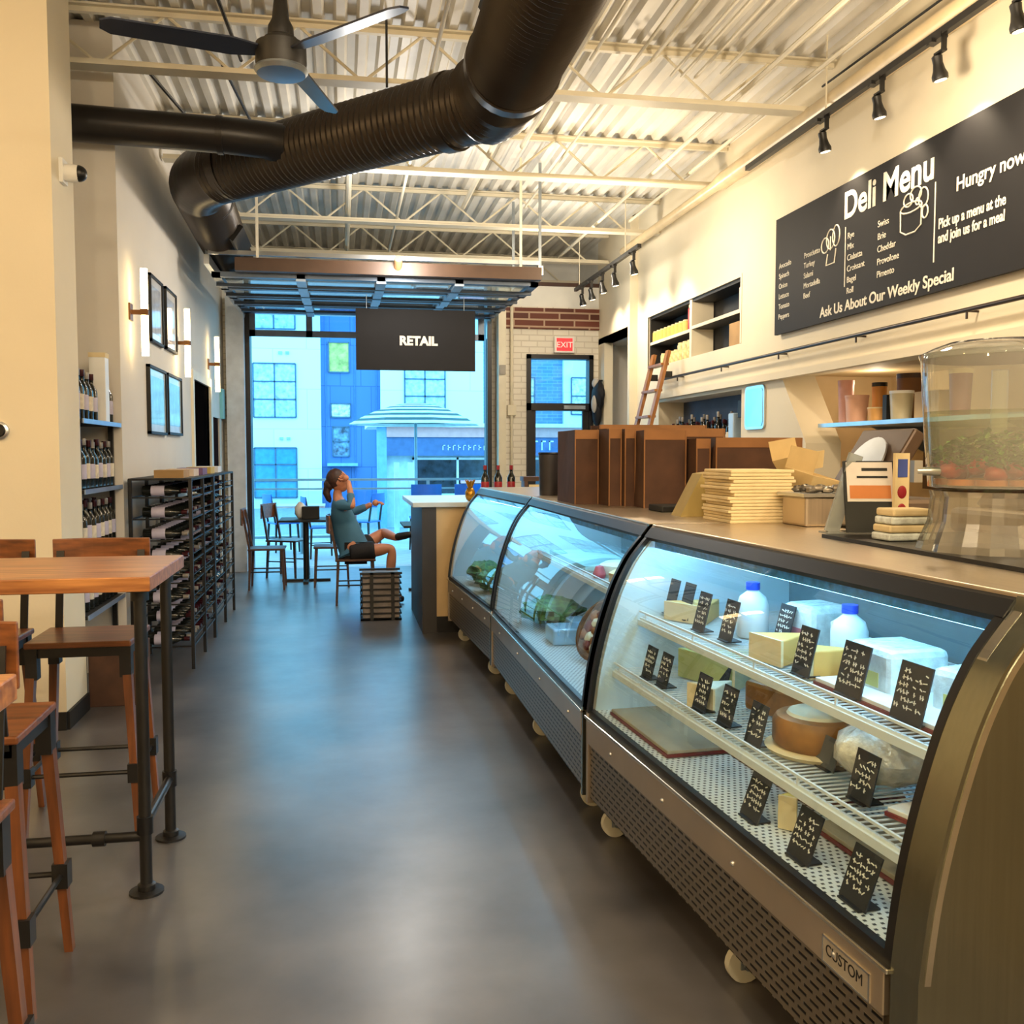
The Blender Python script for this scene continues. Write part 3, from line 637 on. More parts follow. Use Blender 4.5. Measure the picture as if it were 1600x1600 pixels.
def display_case(loc, rz, L, label, near=False, shelves=((0.875, 0.2), (0.675, 0.095)), casters=(0.12, None)):
    t = thing('display_case', label, 'display case', (loc[0], loc[1], 0), rz, 'curved glass deli cases')
    D = 0.88
    bx('lower_body', stainless, 0.012, D, 0.02, L-0.02, 0.2, 0.46, t)
    bx('vent_panel', louver, -0.004, 0.012, 0.03, L-0.03, 0.165, 0.375, t)
    p = bx('front_band', stainless, -0.014, 0.012, 0.02, L-0.02, 0.38, 0.478, t, 0.003)
    for k in range(4): B().ball((-0.014, L*(k+0.4)/4, 0.42), 0.008, 8, 5).build('screw', alum, p)
    bx('front_sill', M('bright_sill', (226, 222, 208), 0.2, 1.0), -0.022, 0.0, 0.0, L, 0.478, 0.49, t, 0.003)
    bx('kick_panel', stainless, 0.03, D, 0.05, L-0.05, 0.14, 0.2, t)
    # end panels
    def end(y0, y1, m, nm, d=0.012):
        pr = [(-0.012, 0.14)] + [(x-d, z) for x, z in off(0)] + [(0.262, 1.236), (D, 1.236), (D, 0.14)]
        return B().prism(pr, 'y', y0, y1, True).build(nm, m, t)
    e0 = -0.085 if near else 0.0
    end(e0, 0.0 if near else 0.022, stainless_end, 'end_panel'); end(L-0.022, L, stainless, 'end_panel')
    lin_ = [(0.02, 0.5)] + [(x+0.016, z) for x, z in PROF[1:]] + [(D-0.03, 1.2), (D-0.03, 0.5)]
    B().prism(lin_, 'y', 0.004 if near else 0.023, 0.03).build('inner_lining', case_white, t); B().prism(lin_, 'y', L-0.03, L-0.023).build('inner_lining', case_white, t)
    # glass, gaskets
    g = off(-0.004) ; g2 = off(0.002)
    gp = g + g2[::-1]
    gs = B(); gs.add([(x, y_, z) for y_ in (0.012, L-0.012) for x, z in g], [(i, i+1, len(g)+i+1, len(g)+i) for i in range(len(g)-1)], True); gs.build('front_glass', case_glass, t)
    ga = B()
    o1, o2 = off(0.006), off(-0.012)
    for y0, y1 in ((0.0, 0.024), (L-0.024, L)): ga.prism(o1 + o2[::-1], 'y', y0, y1, False)
    ga.prism([(-0.008, 0.49), (0.014, 0.49), (0.016, 0.515), (-0.006, 0.515)], 'y', 0, L)
    ga.prism([(0.232, 1.178), (0.262, 1.2), (0.272, 1.236), (0.252, 1.224), (0.226, 1.19)], 'y', 0, L)
    ga.build('glass_gasket', gasket, t)
    if near:
        o3, o4 = off(0.009), off(-0.01)
        B().prism(o3+o4[::-1], 'y', -0.03, -0.002).build('edge_trim', M('bright_sill', (226, 222, 208)), t)
        B().prism(off(0.014)+off(0.0)[::-1], 'y', -0.087, -0.078).build('edge_trim', M('bright_sill', (226, 222, 208)), t)
    # top, back
    bx('top_sheet', stainless, 0.26, D, 0.0 if not near else -0.085, L, 1.215, 1.238, t, 0.004)
    bx('top_liner', case_white, 0.29, D-0.03, 0.03, L-0.03, 1.19, 1.2, t)
    bx('back_door', M('case_mirror_door', (150, 165, 170), 0.25, 0.6), D-0.03, D-0.012, 0.03, L-0.03, 0.5, 1.2, t)
    bx('back_header', case_white, D-0.12, D-0.032, 0.03, L-0.03, 1.06, 1.19, t)
    # lamp under the top edge
    lp = bx('lamp_housing', case_white, 0.27, 0.36, 0.05, L-0.05, 1.165, 1.192, t)
    bx('blue_front_strip', blue_strip, 0.25, 0.272, 0.05, L-0.05, 1.15, 1.19, lp)
    B().cyl((0.335, 0.08, 1.142), (0.335, L-0.08, 1.142), 0.014, 12).build('lamp_tube', led, lp)
    bx('deck_tray', perf, 0.016, D-0.032, 0.032, L-0.032, 0.498, 0.512, t)
    if shelves:
        for z, x0 in shelves:
            s = B(); x1 = D-0.06
            n = int((L-0.08)/0.026)
            for k in range(n+1):
                y = 0.04+(L-0.08)*k/n; s.bar((x0, y, z), (x1, y, z), 0.0035)
            for x in (x0, (x0+x1)/2, x1): s.bar((x, 0.035, z-0.004), (x, L-0.035, z-0.004), 0.008)
            sh = s.build('wire_shelf', wire_white, t)
            r = B().bar((x0-0.004, 0.035, z+0.024), (x0-0.004, L-0.035, z+0.024), 0.007)
            for k in range(5): r.bar((x0-0.004, 0.1+(L-0.2)*k/4, z), (x0-0.004, 0.1+(L-0.2)*k/4, z+0.024), 0.006)
            r.prism([(x0-0.012, z-0.03), (x0-0.004, z-0.03), (x0-0.004, z-0.008), (x0-0.012, z-0.008)], 'y', 0.035, L-0.035)
            r.build('price_rail', wire_white, sh)
    for y in casters:
        if y is None: y = L-0.15
        for x in (0.1, D-0.1):
            c = B().cyl((x, y-0.013, 0.055), (x, y+0.013, 0.055), 0.055, 20)
            k = c.build('caster_wheel', M('pale_caster', (206, 204, 186), 0.4), t)
            B().box(x-0.03, x+0.03, y-0.028, y+0.028, 0.115, 0.142).box(x-0.02, x+0.03, y-0.024, y-0.018, 0.045, 0.12).box(x-0.02, x+0.03, y+0.018, y+0.024, 0.045, 0.12).cyl((x, y-0.03, 0.055), (x, y+0.03, 0.055), 0.012, 10).build('caster_fork', galv, k)
    return t
NEAR_O, NEAR_R = (1.083, 1.70), 0.067
near = display_case(NEAR_O, NEAR_R, 1.93, 'nearest curved glass deli case, full of cheeses and black price cards', True, casters=(0.28, 0.82, 1.9))
b = bx('nameplate', M('plate_silver', (206, 196, 176), 0.35, 0.6), -0.0175, -0.014, 0.06, 0.235, 0.385, 0.447, near)
fr_ = B().box(-0.019, -0.0175, 0.06, 0.235, 0.385, 0.389).box(-0.019, -0.0175, 0.06, 0.235, 0.443, 0.447).box(-0.019, -0.0175, 0.06, 0.064, 0.385, 0.447).box(-0.019, -0.0175, 0.231, 0.235, 0.385, 0.447).build('plate_rim', alum, b)
text('CUSTOM', 0.036, black_paint, (-0.0178, 0.222, 0.408), (0, -1, 0), (0, 0, 1), b, squash=0.95, extrude=0.0006)
mid = display_case((0.957, 3.695), 0.0, 2.40, 'middle curved glass deli case holding a round basket platter', shelves=((0.875, 0.3),), casters=(0.25, 1.3, 2.2))
far = display_case((0.955, 6.11), 0.052, 1.72, 'farthest curved glass deli case holding salad greens', shelves=(), casters=(0.35, 1.55))
# things in the cases: each rests at local coordinates of its case, so turn those into the room
def at(case, x, y, z):
    o, r = {'near': (NEAR_O, NEAR_R), 'mid': ((0.957, 3.67), 0.0), 'far': ((0.955, 6.11), 0.052)}[case]
    return (o[0]+x*math.cos(r)-y*math.sin(r), o[1]+x*math.sin(r)+y*math.cos(r), z)
def price_card(loc, label, w=0.075, h=0.115, tilt=14, marks=True, rz=0.0, shade=tag_black):
    t = thing('price_card', label, 'price card', loc, NEAR_R+rz, 'black price cards in the near deli case')
    m = Matrix.Rotation(math.radians(tilt), 4, 'Y')
    b = B(); b.mx = m; b.box(-0.002, 0.002, -w/2, w/2, 0, h); b.build('card', shade, t)
    B().box(-0.012, 0.045, -w/2+0.01, w/2-0.01, -0.001, 0.003).build('stand', gasket, t)
    if marks:
        s = B(); s.mx = m
        z = h-0.022
        while z > 0.02:
            y = -w/2+0.01; 
            while y < w/2-0.012:
                l = random.uniform(0.005, 0.014)
                if random.random() < 0.75:
                    a = random.uniform(-0.004, 0.004)
                    s.bar((-0.0026, y, z+a), (-0.0026, min(y+l, w/2-0.008), z-a), 0.0012, 0.0026)
                    if random.random() < 0.6: s.bar((-0.0026, y+l/2, z-0.005), (-0.0026, y+l/2+0.002, z+0.006), 0.0012, 0.0022)
                y += l+0.003
            z -= 0.017
        if s.v: s.build('chalk_writing', chalk, t)
    return t
up = ((0.30, 1.86, 'at the far end of the top shelf'), (0.31, 1.74, 'on the top shelf, second from the far end'), (0.26, 1.50, 'on the top shelf beside the first jug'), (0.27, 1.31, 'on the top shelf in front of the first blue cap'),
      (0.40, 1.18, 'on the top shelf behind the second jug'), (0.25, 0.80, 'on the top shelf before the yellow wedge'), (0.245, 0.56, 'large on the top shelf, left of the wrapped block'), (0.235, 0.31, 'large on the top shelf near the glass end'), (0.27, 0.12, 'last on the top shelf at the near glass end'))
for x, y, l in up: price_card(at('near', x, y, 0.889), 'black price card '+l, 0.09 if y > 0.7 else 0.115, 0.14, marks=y < 1.6)
lo = ((0.13, 1.66, 'on the lower shelf, farthest'), (0.135, 1.53, 'on the lower shelf, second from the far end'), (0.125, 1.2, 'on the lower shelf below the first jug'), (0.13, 1.03, 'on the lower shelf before the white cheese'), (0.12, 0.83, 'on the lower shelf left of the amber wheel'), (0.15, 0.36, 'on the lower shelf right of the wrapped cheese'))
for x, y, l in lo: price_card(at('near', x, y, 0.689), 'black price card '+l, 0.09, 0.12)
price_card(at('near', 0.33, 1.5, 0.68), 'wide dark blank card on the lower shelf before the pale green cheese', 0.16, 0.09, marks=False)
price_card(at('near', 0.22, 0.62, 0.68), 'blank grey card before the wrapped round cheese', 0.09, 0.085, marks=False, shade=M('tag_grey', (74, 78, 80), 0.6))
for x, y, l in ((0.06, 0.73, 'on the case floor, farthest'), (0.05, 0.46, 'on the case floor, middle'), (0.045, 0.22, 'on the case floor nearest the end')): price_card(at('near', x, y, 0.515), 'black price card '+l, 0.1, 0.125, tilt=20)
# jugs with blue caps
jug_m = M('milky_plastic', (226, 236, 236), 0.35, var=0.03); cap_m = M('blue_cap', (28, 66, 190), 0.4)
def jug(loc, label):
    t = thing('plastic_jug', label, 'jug', loc, NEAR_R, 'white jugs on the top shelf')
    B().lathe([(0.05, 0), (0.055, 0.01), (0.055, 0.11), (0.045, 0.14), (0.02, 0.16), (0.02, 0.165)], n=16).build('body', jug_m, t)
    B().cyl((0, 0, 0.165), (0, 0, 0.19), 0.024, 14).build('cap', cap_m, t)
    B().tube([(0, 0.05, 0.05), (0, 0.085, 0.07), (0, 0.085, 0.12), (0, 0.03, 0.145)], 0.009, 8).build('handle', jug_m, t)
jug(at('near', 0.42, 1.40, 0.881), 'white jug with a blue cap, far one on the top shelf'); jug(at('near', 0.46, 0.88, 0.881), 'white jug with a blue cap, near one on the top shelf')
def wedge(loc, label, col, size=(0.16, 0.2, 0.06), rz=0.0, rind=None, grp=None):
    t = thing('cheese_wedge', label, 'cheese', loc, rz, grp)
    w, l, h = size
    B().prism([(-w/2, -l/2), (w/2, 0), (-w/2, l/2)], 'z', 0, h).build('cheese', col, t, 0.004)
    B().box(-w/2-0.008, -w/2+0.001, -l/2, l/2, 0, h).build('rind', rind or cream_paper, t)
orange = M('orange_cheese', (226, 168, 84), 0.5, var=0.08); pale_c = M('pale_cheese', (226, 226, 202), 0.5, var=0.05); green_c = M('pale_green_cheese', (196, 200, 130), 0.55, var=0.1)
amber = M('amber_rind', (150, 98, 36), 0.5, var=0.25, scale=14, bump=0.2); yellow_c = M('yellow_cheese', (216, 200, 110), 0.5)
wedge(at('near', 0.4, 1.76, 0.881), 'orange cheese wedge at the far end of the top shelf', orange, (0.2, 0.2, 0.07), 0.5)
wedge(at('near', 0.34, 1.02, 0.881), 'orange cheese wedge between the jugs on the top shelf', orange, (0.16, 0.16, 0.08), 0.2)
wedge(at('near', 0.36, 0.8, 0.881), 'orange cheese wedge nearest the big price cards', orange, (0.14, 0.12, 0.08), -0.3)
wedge(at('near', 0.15, 0.66, 0.515), 'small yellow cheese wedge standing on the case floor', yellow_c, (0.06, 0.05, 0.09), 0.8)
wedge(at('near', 0.36, 1.6, 0.681), 'pale green cheese block on the lower shelf', green_c, (0.26, 0.26, 0.11), 2.4)
wedge(at('near', 0.22, 1.26, 0.681), 'white cheese wedge on the lower shelf between two cards', pale_c, (0.14, 0.12, 0.08), 0.4)
wrap = M('cling_wrapped_white', (222, 230, 226), 0.18, var=0.12, scale=30, bump=0.5, bscale=40)
def block(loc, label, d, mat, rz=0.0, band=None, name='wrapped_block', cat='cheese', grp=None):
    t = thing(name, label, cat, loc, NEAR_R+rz, grp)
    B().cbox((0, 0, d[2]/2), d).build('package', mat, t, min(d)*0.15)
    if band: B().cbox((0, 0, d[2]*0.35), (d[0]+0.003, d[1]*0.5, d[2]*0.3)).build('band', band, t)
block(at('near', 0.42, 0.60, 0.881), 'cling wrapped white block behind the big price cards', (0.18, 0.2, 0.13), wrap, band=yellow_c)
block(at('near', 0.46, 0.32, 0.881), 'cling wrapped white block nearest the end of the top shelf', (0.18, 0.16, 0.12), wrap, 0.2, yellow_c)
block(at('near', 0.52, 1.16, 0.881), 'white wrapped block between the two jugs', (0.16, 0.16, 0.15), wrap, 0.1, M('pink_band', (200, 120, 130), 0.6))
block(at('near', 0.36, 0.14, 0.881), 'yellow banded block at the very end of the top shelf', (0.12, 0.1, 0.1), wrap, 0, yellow_c)
block(at('near', 0.44, 1.1, 0.681), 'long amber block of cheese on the lower shelf', (0.22, 0.3, 0.1), amber, 0.3)
t = thing('amber_cheese', 'round amber rind cheese on a white board, lower shelf', 'cheese', at('near', 0.29, 0.76, 0.681))
B().lathe([(0.14, 0), (0.15, 0.012), (0.13, 0.016)], n=28).build('board', cream_paper, t)
B().lathe([(0.115, 0.014), (0.128, 0.03), (0.128, 0.085), (0.118, 0.1), (0.08, 0.105)], n=28).build('rind', amber, t)
B().lathe([(0.09, 0.104), (0.085, 0.112), (0.001, 0.113)], n=24).build('cut_top', pale_c, t)
o = B().ball((0, 0, 0.055), (0.135, 0.13, 0.075), 20, 12, 0.05).build('wrapped_cheese', M('crumpled_film', (216, 210, 192), 0.22, var=0.15, scale=30, bump=1.0, bscale=28)); o.location = at('near', 0.30, 0.46, 0.712)
tag(o, 'round white cheese crumpled in plastic film beside the amber wheel', 'cheese')
red_m = M('maroon_edge', (118, 40, 38), 0.5)
def tray(loc, label, d, rz=0.0, top=M('tan_board', (172, 160, 136), 0.6)):
    t = thing('serving_board', label, 'board', loc, NEAR_R+rz, 'flat boards in the near deli case')
    B().cbox((0, 0, 0.005), (d[0], d[1], 0.01)).build('edge', red_m, t); B().cbox((0, 0, 0.016), (d[0]-0.008, d[1]-0.008, 0.012)).build('surface', top, t, 0.002)
tray(at('near', 0.2, 1.55, 0.515), 'tan serving board with dark edge at the far end of the case floor', (0.3, 0.55))
tray(at('near', 0.42, 1.0, 0.515), 'tan serving board with maroon edge on the case floor behind the yellow wedge', (0.3, 0.5))
tray(at('near', 0.34, 0.35, 0.515), 'tan serving board with maroon edge at the near end of the case floor', (0.3, 0.55))
wtop = M('white_card', (226, 222, 214), 0.6)
tray(at('near', 0.35, 0.2, 0.681), 'white card with maroon border on the lower shelf, near end', (0.32, 0.24), 0.2, wtop)
tray(at('near', 0.4, 0.05+1.9*0.2, 0.879), 'white paper with red border lying on the top shelf', (0.3, 0.6), 0, wtop)
# middle case
t = thing('basket_platter', 'round brown basket of crackers and cheese leaning up in the middle deli case', 'basket', (1.24, 4.42, 0.512))
tm = Matrix.Translation((0, 0, 0.152)) @ V((-0.78, -0.42, 0.5)).to_track_quat('Z', 'Y').to_matrix().to_4x4()
b = B(); b.mx = tm; b.lathe([(0.001, -0.03), (0.11, -0.03), (0.15, 0.0), (0.165, 0.025), (0.15, 0.03), (0.11, -0.01), (0.001, -0.012)], n=28); b.build('basket', M('wicker_brown', (120, 84, 50), 0.7, var=0.3, scale=30, bump=0.5), t)
cr = M('cracker_brown', (150, 100, 60), 0.7, var=0.3, scale=20); rs = M('cured_meat', (120, 44, 40), 0.5, var=0.2)
for k in range(26):
    a = 2.4*k; r = 0.125*math.sqrt((k+0.5)/26)
    b = B(); b.mx = tm; b.ball((r*math.cos(a), r*math.sin(a), 0.01), (random.uniform(0.022, 0.036),)*2+(0.02,), 8, 6, 0.15)
    b.build(('cheese_cube', 'cracker', 'salami_slice')[k % 3], (pale_c, cr, rs)[k % 3], t)
B().box(0.02, 0.14, -0.08, 0.08, 0, 0.05).build('rest', cream_paper, t)
tag(bx('glass_lid_tray', M('mint_tray', (170, 205, 200), 0.2), 1.29, 1.62, 5.0, 5.9, 0.885, 0.91), 'pale tray on the top shelf of the middle deli case', 'tray')
for k, (x, y, c, l) in enumerate(((1.42, 4.1, pale_c, 'pale cheese round on the top shelf of the middle case, nearest'), (1.4, 4.45, orange, 'golden round on the top shelf of the middle case'), (1.45, 4.8, pale_c, 'pale cheese round on the top shelf of the middle case, farther back'))):
    o = B().lathe([(0.12, 0), (0.13, 0.02), (0.13, 0.06), (0.1, 0.075), (0.001, 0.078)], n=24).build('cheese_round', c); o.location = (x, y, 0.881); tag(o, l, 'cheese', 'cheese rounds in the middle case')
o = B().lathe([(0.03, 0), (0.035, 0.02), (0.02, 0.06), (0.001, 0.065)], n=12).build('pink_jar', M('pink_jar', (200, 70, 90), 0.4)); o.location = (1.3, 4.75, 0.881); tag(o, 'small pink pot on the top shelf of the middle case', 'pot')
for k, (x, y, s, l) in enumerate(((1.2, 5.45, 0.14, 'mound of mixed greens on the floor of the middle case'), (1.25, 3.95, 0.13, 'heap of lettuce on the floor of the middle case, near end'))):
    o = B().ball((0, 0, s*0.62), (s*1.3, s*1.6, s*0.5), 18, 10, 0.22).build('salad_greens', M('salad_green', (96, 136, 74), 0.6, var=0.4, scale=25)); o.location = (x, y, 0.52); tag(o, l, 'salad', kind='stuff')
B_ = M('cake_blue_white', (150, 176, 205), 0.4, var=0.3)
for k, (x, y) in enumerate(((1.2, 4.95), (1.35, 5.15))):
    tag(bx('clear_tub', M('tub_blue', (150, 190, 220), 0.15, var=0.1), x-0.12, x+0.12, y-0.1, y+0.1, 0.513, 0.6, bevel=0.01), ('blue tinted tub on the floor of the middle case, %s the basket' % ('just behind' if k == 0 else 'farther behind')), 'tub', 'tubs in the middle case')
# far case
for k, (x, y, s, l) in enumerate(((1.08, 7.3, 0.12, 'leafy greens at the back left of the farthest deli case'), (1.06, 6.85, 0.11, 'leafy greens along the glass of the farthest deli case'), (1.1, 6.4, 0.12, 'lettuce heap nearest the divider in the farthest deli case'))):
    o = B().ball((0, 0, s*0.75), (s, s*1.6, s*0.6), 18, 10, 0.25).build('salad_greens', M('salad_green', (96, 136, 74))); o.location = (x, y, 0.52); tag(o, l, 'salad', kind='stuff')
pk = M('dark_pack', (46, 62, 92), 0.3, var=0.4, scale=20); pk2 = M('silver_pack', (190, 205, 220), 0.25, var=0.3, scale=30)
for k in range(6):
    x, y = 1.22+0.14*(k % 2), 6.5+0.24*(k//2)
    t = block((x, y, 0.513), '%s salad pack, number %s from the divider in the farthest case, %s row' % ('dark blue' if k % 2 == 0 else 'silver', ('one', 'two', 'three')[k//2], 'front' if k % 2 == 0 else 'back'), (0.1, 0.18, 0.22), pk if k % 2 == 0 else pk2, name='salad_pack', cat='package', grp='packs in the farthest case')
for k in range(4):
    block((1.36+0.13*(k % 2), 6.75+0.3*(k//2), 0.735), 'silver crumpled pack on top of the %s stack in the farthest case' % ('first', 'second', 'third', 'fourth')[k], (0.1, 0.16, 0.12), pk2, 0.3*k, name='foil_pack', cat='package', grp='foil packs in the farthest case')
# ------------------------------------------------------------------ things standing on the cases
Z = 1.238
bx_m = M('black_countertop', (26, 23, 21), 0.3)
# staff worktop behind the cases carries what reaches past them
t = thing('back_worktop', 'stainless staff worktop standing behind the deli cases', 'worktop', (2.36, 4.0, 0))
bx('cabinet_body', stainless, -0.33, 0.4, -3.4, 4.0, 0.0, 1.19, t); bx('top_sheet', stainless, -0.36, 0.42, -3.4, 4.0, 1.2, 1.236, t, 0.004)
t = thing('rubber_mat', 'black rubber mat under the drink dispenser', 'mat', (1.85, 2.35, Z))
bx('mat', M('black_mat', (22, 20, 19), 0.35), -0.27, 0.3, -0.45, 0.62, 0, 0.012, t)
# drink dispenser
zm = Z+0.012
t = thing('drink_dispenser', 'large clear drink dispenser on a ribbed base filled with herbs and fruit', 'drink dispenser', (1.80, 2.4, zm))
def ribs(prof, n, amp):
    b = B(); vs = []
    for r, z in prof:
        for k in range(n):
            a = 2*math.pi*k/n; rr = r*(1+(amp if k % 2 else -amp)); vs.append((rr*math.cos(a), rr*math.sin(a), z))
    fs = [(i*n+k, i*n+(k+1) % n, (i+1)*n+(k+1) % n, (i+1)*n+k) for i in range(len(prof)-1) for k in range(n)]
    return b.add(vs, fs, False)
ribs([(0.2, 0.0), (0.195, 0.02), (0.172, 0.08), (0.165, 0.15), (0.17, 0.165), (0.1, 0.17)], 36, 0.03).build('ribbed_base', ribbed_acrylic, t)
B().lathe([(0.16, 0.172), (0.178, 0.176), (0.19, 0.3), (0.2, 0.45), (0.205, 0.53), (0.2, 0.545)], n=40).build('tank', clear_acrylic, t)
B().lathe([(0.172, 0.18), (0.187, 0.31), (0.192, 0.385), (0.001, 0.386)], n=40).build('liquid', thin_glass('pale_drink', (236, 238, 214), alpha=0.06, body=(226, 222, 190), ior=1.33, gain=0.6), t)
B().lathe([(0.206, 0.53), (0.21, 0.545), (0.18, 0.56), (0.14, 0.575), (0.001, 0.576)], n=40).build('lid', clear_acrylic, t)
B().cyl((0, 0, 0.18), (0, 0, 0.5), 0.022, 14).build('ice_core', clear_acrylic, t)
B().cyl((-0.18, -0.0, 0.22), (-0.25, -0.0, 0.22), 0.012, 10).box(-0.26, -0.235, -0.01, 0.01, 0.19, 0.25).build('spigot', alum, t)
hb = B()
herb = M('mint_leaves', (96, 140, 50), 0.6, var=0.4, scale=20)
for k in range(900):
    a = random.uniform(0, 6.28); r = 0.165*math.sqrt(random.random()); z = random.uniform(0.225, 0.235+0.1*math.cos(r*6.5))
    s = random.uniform(0.009, 0.018); c = V((r*math.cos(a), r*math.sin(a), z)); u = V((random.uniform(-1, 1), random.uniform(-1, 1), random.uniform(-0.5, 0.5))).normalized(); w = u.cross(V((0.1, 0.3, 1))).normalized()
    hb.add([c-u*s, c+w*s*0.5, c+u*s, c-w*s*0.5+V((0, 0, 0.004))], [(0, 1, 2, 3)])
hb.build('herb_leaves', herb, t)['kind'] = 'stuff'
fm = M('red_fruit', (170, 40, 26), 0.4, var=0.2); om = M('orange_slices', (206, 118, 54), 0.45, var=0.2)
for k in range(14):
    a = 6.28*k/14; r = 0.145 if k % 2 else 0.1
    B().ball((r*math.cos(a), r*math.sin(a), 0.212+0.01*(k % 3)), (0.03, 0.026, 0.022), 10, 7, 0.12).build('strawberry', fm, t)
for k in range(10):
    a = 6.28*k/10+0.2
    B().cyl((0.125*math.cos(a), 0.125*math.sin(a), 0.182), (0.125*math.cos(a), 0.125*math.sin(a), 0.198), 0.04, 14).build('orange_slice', om, t)
# kraft paper bags
def bag(x0, x1, y0, y1, h, label, mat=kraft):
    cx_, cy_ = (x0+x1)/2, (y0+y1)/2; w, d = (x1-x0)/2, (y1-y0)/2
    t = thing('kraft_bag', label, 'paper bag', (cx_, cy_, Z), random.uniform(-0.03, 0.03), 'brown kraft bags on the middle deli case')
    tp = 0.985
    b = B()
    lo = [(-w, -d, 0), (w, -d, 0), (w, 0, 0), (w, d, 0), (-w, d, 0), (-w, 0, 0)]
    hi = [(-w*tp, -d*tp, h), (w*tp, -d*tp, h), (w*0.86, 0, h), (w*tp, d*tp, h), (-w*tp, d*tp, h), (-w*0.86, 0, h)]
    b.add(lo+hi, [(5, 4, 3, 2, 1, 0)]+[(i, (i+1) % 6, 6+(i+1) % 6, 6+i) for i in range(6)])
    o = b.build('bag_body', mat, t); s = o.modifiers.new('thick', 'SOLIDIFY'); s.thickness = 0.004
    for yy in (-d*tp, d*tp): B().box(-w*tp, w*tp, yy-0.004, yy+0.004, h-0.05, h).build('folded_rim', M('kraft_rim', (142, 98, 58), 0.8, var=0.1), t)
    for sx in (-1, 1): B().box(sx*w-0.003, sx*w+0.003, -d-0.003, -d+0.003, 0, h).build('edge_crease', M('kraft_rim', (142, 98, 58)), t)
bag(1.27, 1.40, 5.15, 5.6, 0.41, 'brown kraft bag at the aisle end of the row, narrowest')
bag(1.405, 1.47, 4.95, 5.4, 0.41, 'slim brown kraft bag second from the aisle end of the row')
bag(1.475, 1.53, 4.9, 5.35, 0.41, 'slim brown kraft bag third from the aisle end of the row')
bag(1.53, 1.75, 4.72, 5.12, 0.40, 'big plain brown kraft bag in the middle of the row front')
bag(1.76, 1.83, 4.6, 5.0, 0.355, 'slim brown kraft bag left of the widest bag')
bag(1.84, 2.30, 4.55, 4.85, 0.36, 'widest brown kraft bag, with torn top, nearest the paper stack')
bag(1.55, 2.28, 5.5, 5.75, 0.43, 'wide brown kraft bag behind the row, lower of the two rear bags')
bag(1.6, 2.3, 5.85, 6.1, 0.46, 'wide brown kraft bag at the very back of the row')
tag(bx('kraft_bag_stack', M('tan_bags', (206, 170, 110), 0.8), 1.42, 1.56, 5.72, 5.95, Z, Z+0.22, bevel=0.003), 'pile of light tan folded bags beside the black bins', 'bags')
t = thing('dark_tray', 'black plastic tray under the kraft bags', 'tray', (1.86, 4.47, Z)); bx('tray', black_paint, -0.36, 0.3, -0.1, 0.1, 0, 0.03, t, 0.005)
# bins
for x, y, r, h, m, l in ((1.375, 6.3, 0.075, 0.285, M('grey_bin', (60, 58, 62), 0.35, 0.2), 'smooth grey bin on the deli case, left of the two'), (1.55, 6.32, 0.085, 0.29, M('mesh_bin', (20, 20, 24), 0.5, var=0.5, scale=120), 'black mesh bin on the deli case, right of the two')):
    t = thing('counter_bin', l, 'bin', (x, y, Z), 0, 'bins on the deli case')
    B().lathe([(r*0.9, 0), (r, h), (r*0.96, h), (r*0.86, 0.01), (0.001, 0.01)], n=20).build('body', m, t)
    B().lathe([(r*1.0, h-0.012), (r*1.05, h-0.006), (r*1.0, h+0.002)], n=20).build('rim', gasket, t)
# paper stack
for k in range(16):
    z = Z+0.0135*k
    o = B().cbox((0, 0, 0.006), (0.27+0.01*math.sin(k*2.1), 0.3, 0.0125)).build('paper_box', cream_paper, None, 0.003)
    o.location = (1.67+0.008*math.sin(k*1.7), 3.78, z); o.rotation_euler = (0, 0, 0.02*math.sin(k*3.3))
    tag(o, 'flat cream folded carton in the tall stack beside the kraft bags', 'carton', 'cream cartons stacked on the deli case')
t = thing('napkin_fan', 'greenish cream paper bag leaning by the cream stack', 'paper bag', (1.6, 4.12, Z))
B().prism([(-0.12, 0), (0.1, 0), (0.06, 0.2), (-0.02, 0.19)], 'y', -0.06, 0.06).build('sleeve', M('green_cream', (170, 150, 90), 0.7), t)
t = thing('food_pan', 'stainless food pan behind the acrylic stand', 'pan', (1.86, 3.5, Z))
B().box(-0.12, 0.12, -0.1, 0.1, 0.0, 0.115).build('pan', stainless, t, 0.01); B().box(-0.135, 0.135, -0.115, 0.115, 0.115, 0.128).build('rim', alum, t)
gb = M('kitchen_clutter_metal', (140, 132, 120), 0.3, 0.8, var=0.3)
for k in range(12):
    o = B().ball((0, 0, 0), (0.025, 0.02, 0.014), 8, 6, 0.2).build('foil_packet', gb); o.location = (1.78+0.035*(k % 5)+random.uniform(-.008, .008), 3.44+0.055*(k//5), Z+0.14+0.006*(k % 2))
    tag(o, 'small crumpled foil packet heaped in the stainless pan', 'packet', 'foil packets in the pan')
# kraft take-out boxes stack on a dark scale
t = thing('meat_slicer', 'dark meat slicer standing behind the carton stack', 'slicer', (2.22, 3.75, 1.236))
B().box(-0.2, 0.2, -0.22, 0.22, 0, 0.1).build('base', M('slicer_grey', (120, 104, 90), 0.35, 0.5), t, 0.02)
b = B(); b.mx = Matrix.Translation((0, 0, 0.22)) @ Matrix.Rotation(math.radians(32), 4, 'Y'); b.box(-0.03, 0.03, -0.2, 0.2, -0.16, 0.18); b.build('carriage', M('slicer_brown', (84, 66, 52), 0.4, 0.3), t, 0.01)
b = B(); b.mx = Matrix.Translation((-0.04, 0, 0.24)) @ Matrix.Rotation(math.radians(32), 4, 'Y'); b.lathe([(0.001, -0.008), (0.13, -0.004), (0.13, 0.004), (0.001, 0.008)], (0, 0, 0), 28, 'x'); b.build('blade', alum, t)
